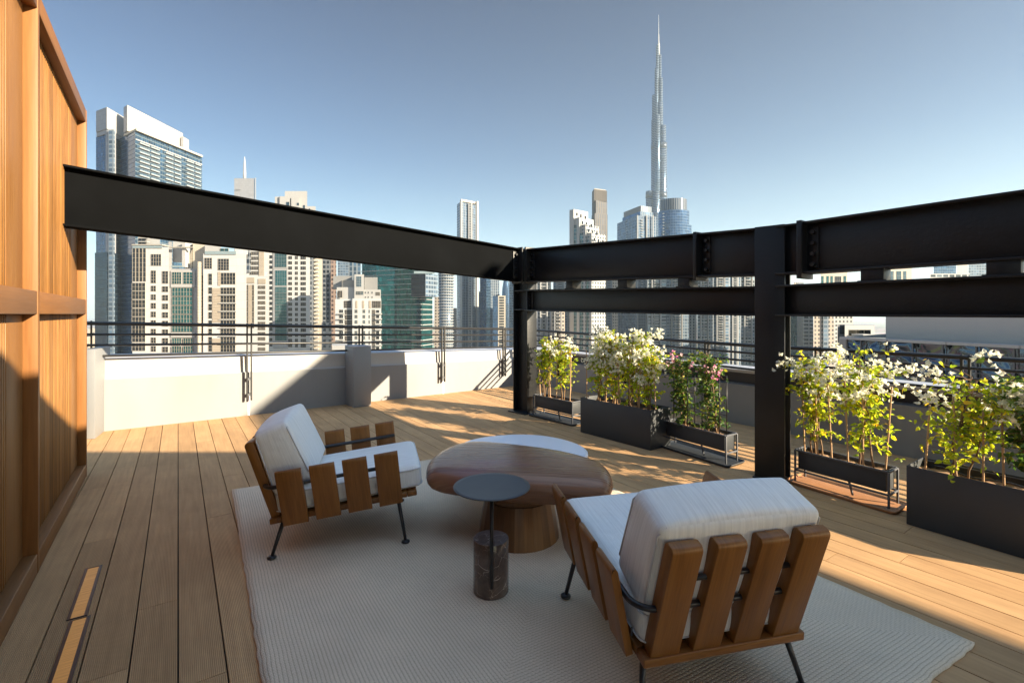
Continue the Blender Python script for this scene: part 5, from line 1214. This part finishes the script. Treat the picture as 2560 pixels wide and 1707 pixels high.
    for lab, x0, x1, y0, mt, dd in (('hazy blue glass tower between the right beams', 2334, 2390, 640, 'round_glass', 600), ('pale tower beside the hazy blue one between the right beams', 2391, 2420, 640, 'cream_panel', 560), ('hazy residential tower left of the last spacer block', 2421, 2480, 640, 'bluegrid', 620), ('hazy tower at the right edge between the beams', 2540, 2600, 630, 'bluegrid', 640)):
        r = bld('office_tower', lab, x0, dd); front(r, 'wall', x0, x1, y0, 800, dd, 16, F_[mt]); front(r, 'roof_plant', x0 + 6, x1 - 6, y0 - 5, y0, dd + 4, 6, F_['concrete'])
    r = bld('apartment_block', 'long white building with rows of balconies low between the right beams', 2330, 420, 'apartment block'); front(r, 'wall', 2325, 2425, 684, 800, 420, 12, F_['white_balc'])
    # small white roof building
    d = 90; r = bld('roof_building', 'small white box-framed building right of the beige towers', 2150, d, 'building')
    front(r, 'frame', 2112, 2186, 813.5, 824.5, d, 8, F_['white']); front(r, 'frame', 2112, 2121, 824.5, 840, d, 8, F_['white']); front(r, 'frame', 2177, 2186, 824.5, 840, d, 8, F_['white']); front(r, 'base', 2112, 2190, 840, None, d - .4, 9, F_['roof'])
    front(r, 'glazing', 2121, 2177, 824.5, 840, d + 1.5, .3, F_['window']); front(r, 'annex', 2094, 2112, 812, None, d + 4, 5, F_['grey_win']); front(r, 'terrace', 2158, 2191, 836, 843, d - 3, 3, F_['white'])
right_towers()

# grey neighbour with mirror glass
def neighbour():
    a, b = plan(2110, 34), plan(2560, 24.7); u = (b - a).normalized(); n = Vector((u.y, -u.x, 0)); n = n if n.x < 0 else -n; e = b + u * 16
    r = thing('neighbour_building', 'near grey building with wavy mirror glass behind the right railing', 'building', Vector((a.x, a.y, GZ)))
    zt = zat(848, 34); zb = -14
    m = MB(); m.prism([a, a - n * 14, e - n * 14, e], GZ, zt - .02, [1, 1, 1, 0], 1); m.build('mirror_wall', [F_['near_glass'], F_['concrete']], r)
    m = MB(); m.box(a + n * .12 - u * .25 + Z * (zt - .0), u * ((e - a).length), -n * .6, Z * .17); m.build('coping', F_['grey_frame'], r)
    L = (e - a).length; k = 0; s = 1.2
    while s < L - .5:
        m = MB(); m.box(a + u * s + n * .005 + Z * (zt - 8), u * .07, n * .06, Z * 8); m.build('mullion', M['stand'], r); s += 1.62
    for z in (1.5, 3.0):
        m = MB(); m.box(a + n * .004 + Z * (zt - z), u * L, n * .05, Z * .04); m.build('transom', M['stand'], r)
    m = MB(); m.box(a - u * .30 + n * .14 + Z * (zt - 12), u * .55, -n * .8, Z * 12); m.build('corner_pier', F_['concrete'], r)
    w0 = plan(2190, 32.6) - n * .9; w0.z = 0; m = MB(); q = w0; m.prism([q, q - n * 9, q - n * 9 + u * 24, q + u * 24], zt - 1, 2.25, 0); m.build('upper_wall', F_['near_wall'], r)
    m = MB(); m.v += [a + u * .2 - n * .7 + Z * (zt + .15), w0 - u * .02 + Z * (zt + .15), w0 - u * .02 + Z * (zt + .42), a + u * .2 - n * .7 + Z * (zt + .22)]; m.v += [v - n * 4 for v in m.v[:4]]
    for q in ((0, 1, 2, 3), (7, 6, 5, 4), (3, 2, 6, 7), (0, 3, 7, 4), (1, 5, 6, 2)): m.face(q)
    m.build('sloping_roof', F_['concrete'], r)
neighbour()

# low-rise quarter seen in the sliver beside the timber wall
def low_rise():
    rnd = random.Random(9); k = 0
    looks = ('flat sandy', 'pale cream', 'dusty brown', 'white', 'light tan', 'grey'); where = ('far', 'middle-distance', 'near')
    for i in range(34):
        px = 212 + rnd.random() * 30; d = 420 + i * 62; h = rnd.uniform(8, 26) ; w = rnd.uniform(14, 30)
        r = bld('low_building', 'low sandy building among many beside the timber wall', px, d, 'building'); r['group'] = 'low sandy buildings beside the timber wall'
        c = plan(px, d); m = MB(); a = rnd.uniform(-.3, .3); m.cbox(c + Z * (GZ + h / 2), w / 2, w / 2, h / 2, a, grain=2); m.build('wall', F_['sand'], r)
        m = MB(); m.cbox(c + Z * (GZ + h + .8), w / 6, w / 6, .8, a); m.build('roof_hut', F_['roof'], r)
low_rise()

# ------------------------------------------------------------ air
def haze():
    m = bpy.data.materials.new('haze_air'); m.use_nodes = True; nt = m.node_tree; nt.nodes.clear()
    o = nt.nodes.new('ShaderNodeOutputMaterial'); v = nt.nodes.new('ShaderNodeVolumePrincipled'); v.inputs['Color'].default_value = (.70, .87, 1, 1); v.inputs['Density'].default_value = HAZE; v.inputs['Anisotropy'].default_value = .2
    nt.links.new(v.outputs[0], o.inputs['Volume'])
    g = MB(); g.box((-9500, -700, GZ - 1), (19000, 0, 0), (0, 19500, 0), (0, 0, 785 - GZ)); ob = g.build('haze', m); tag(ob, kind='stuff')
HAZE = .00012
haze()
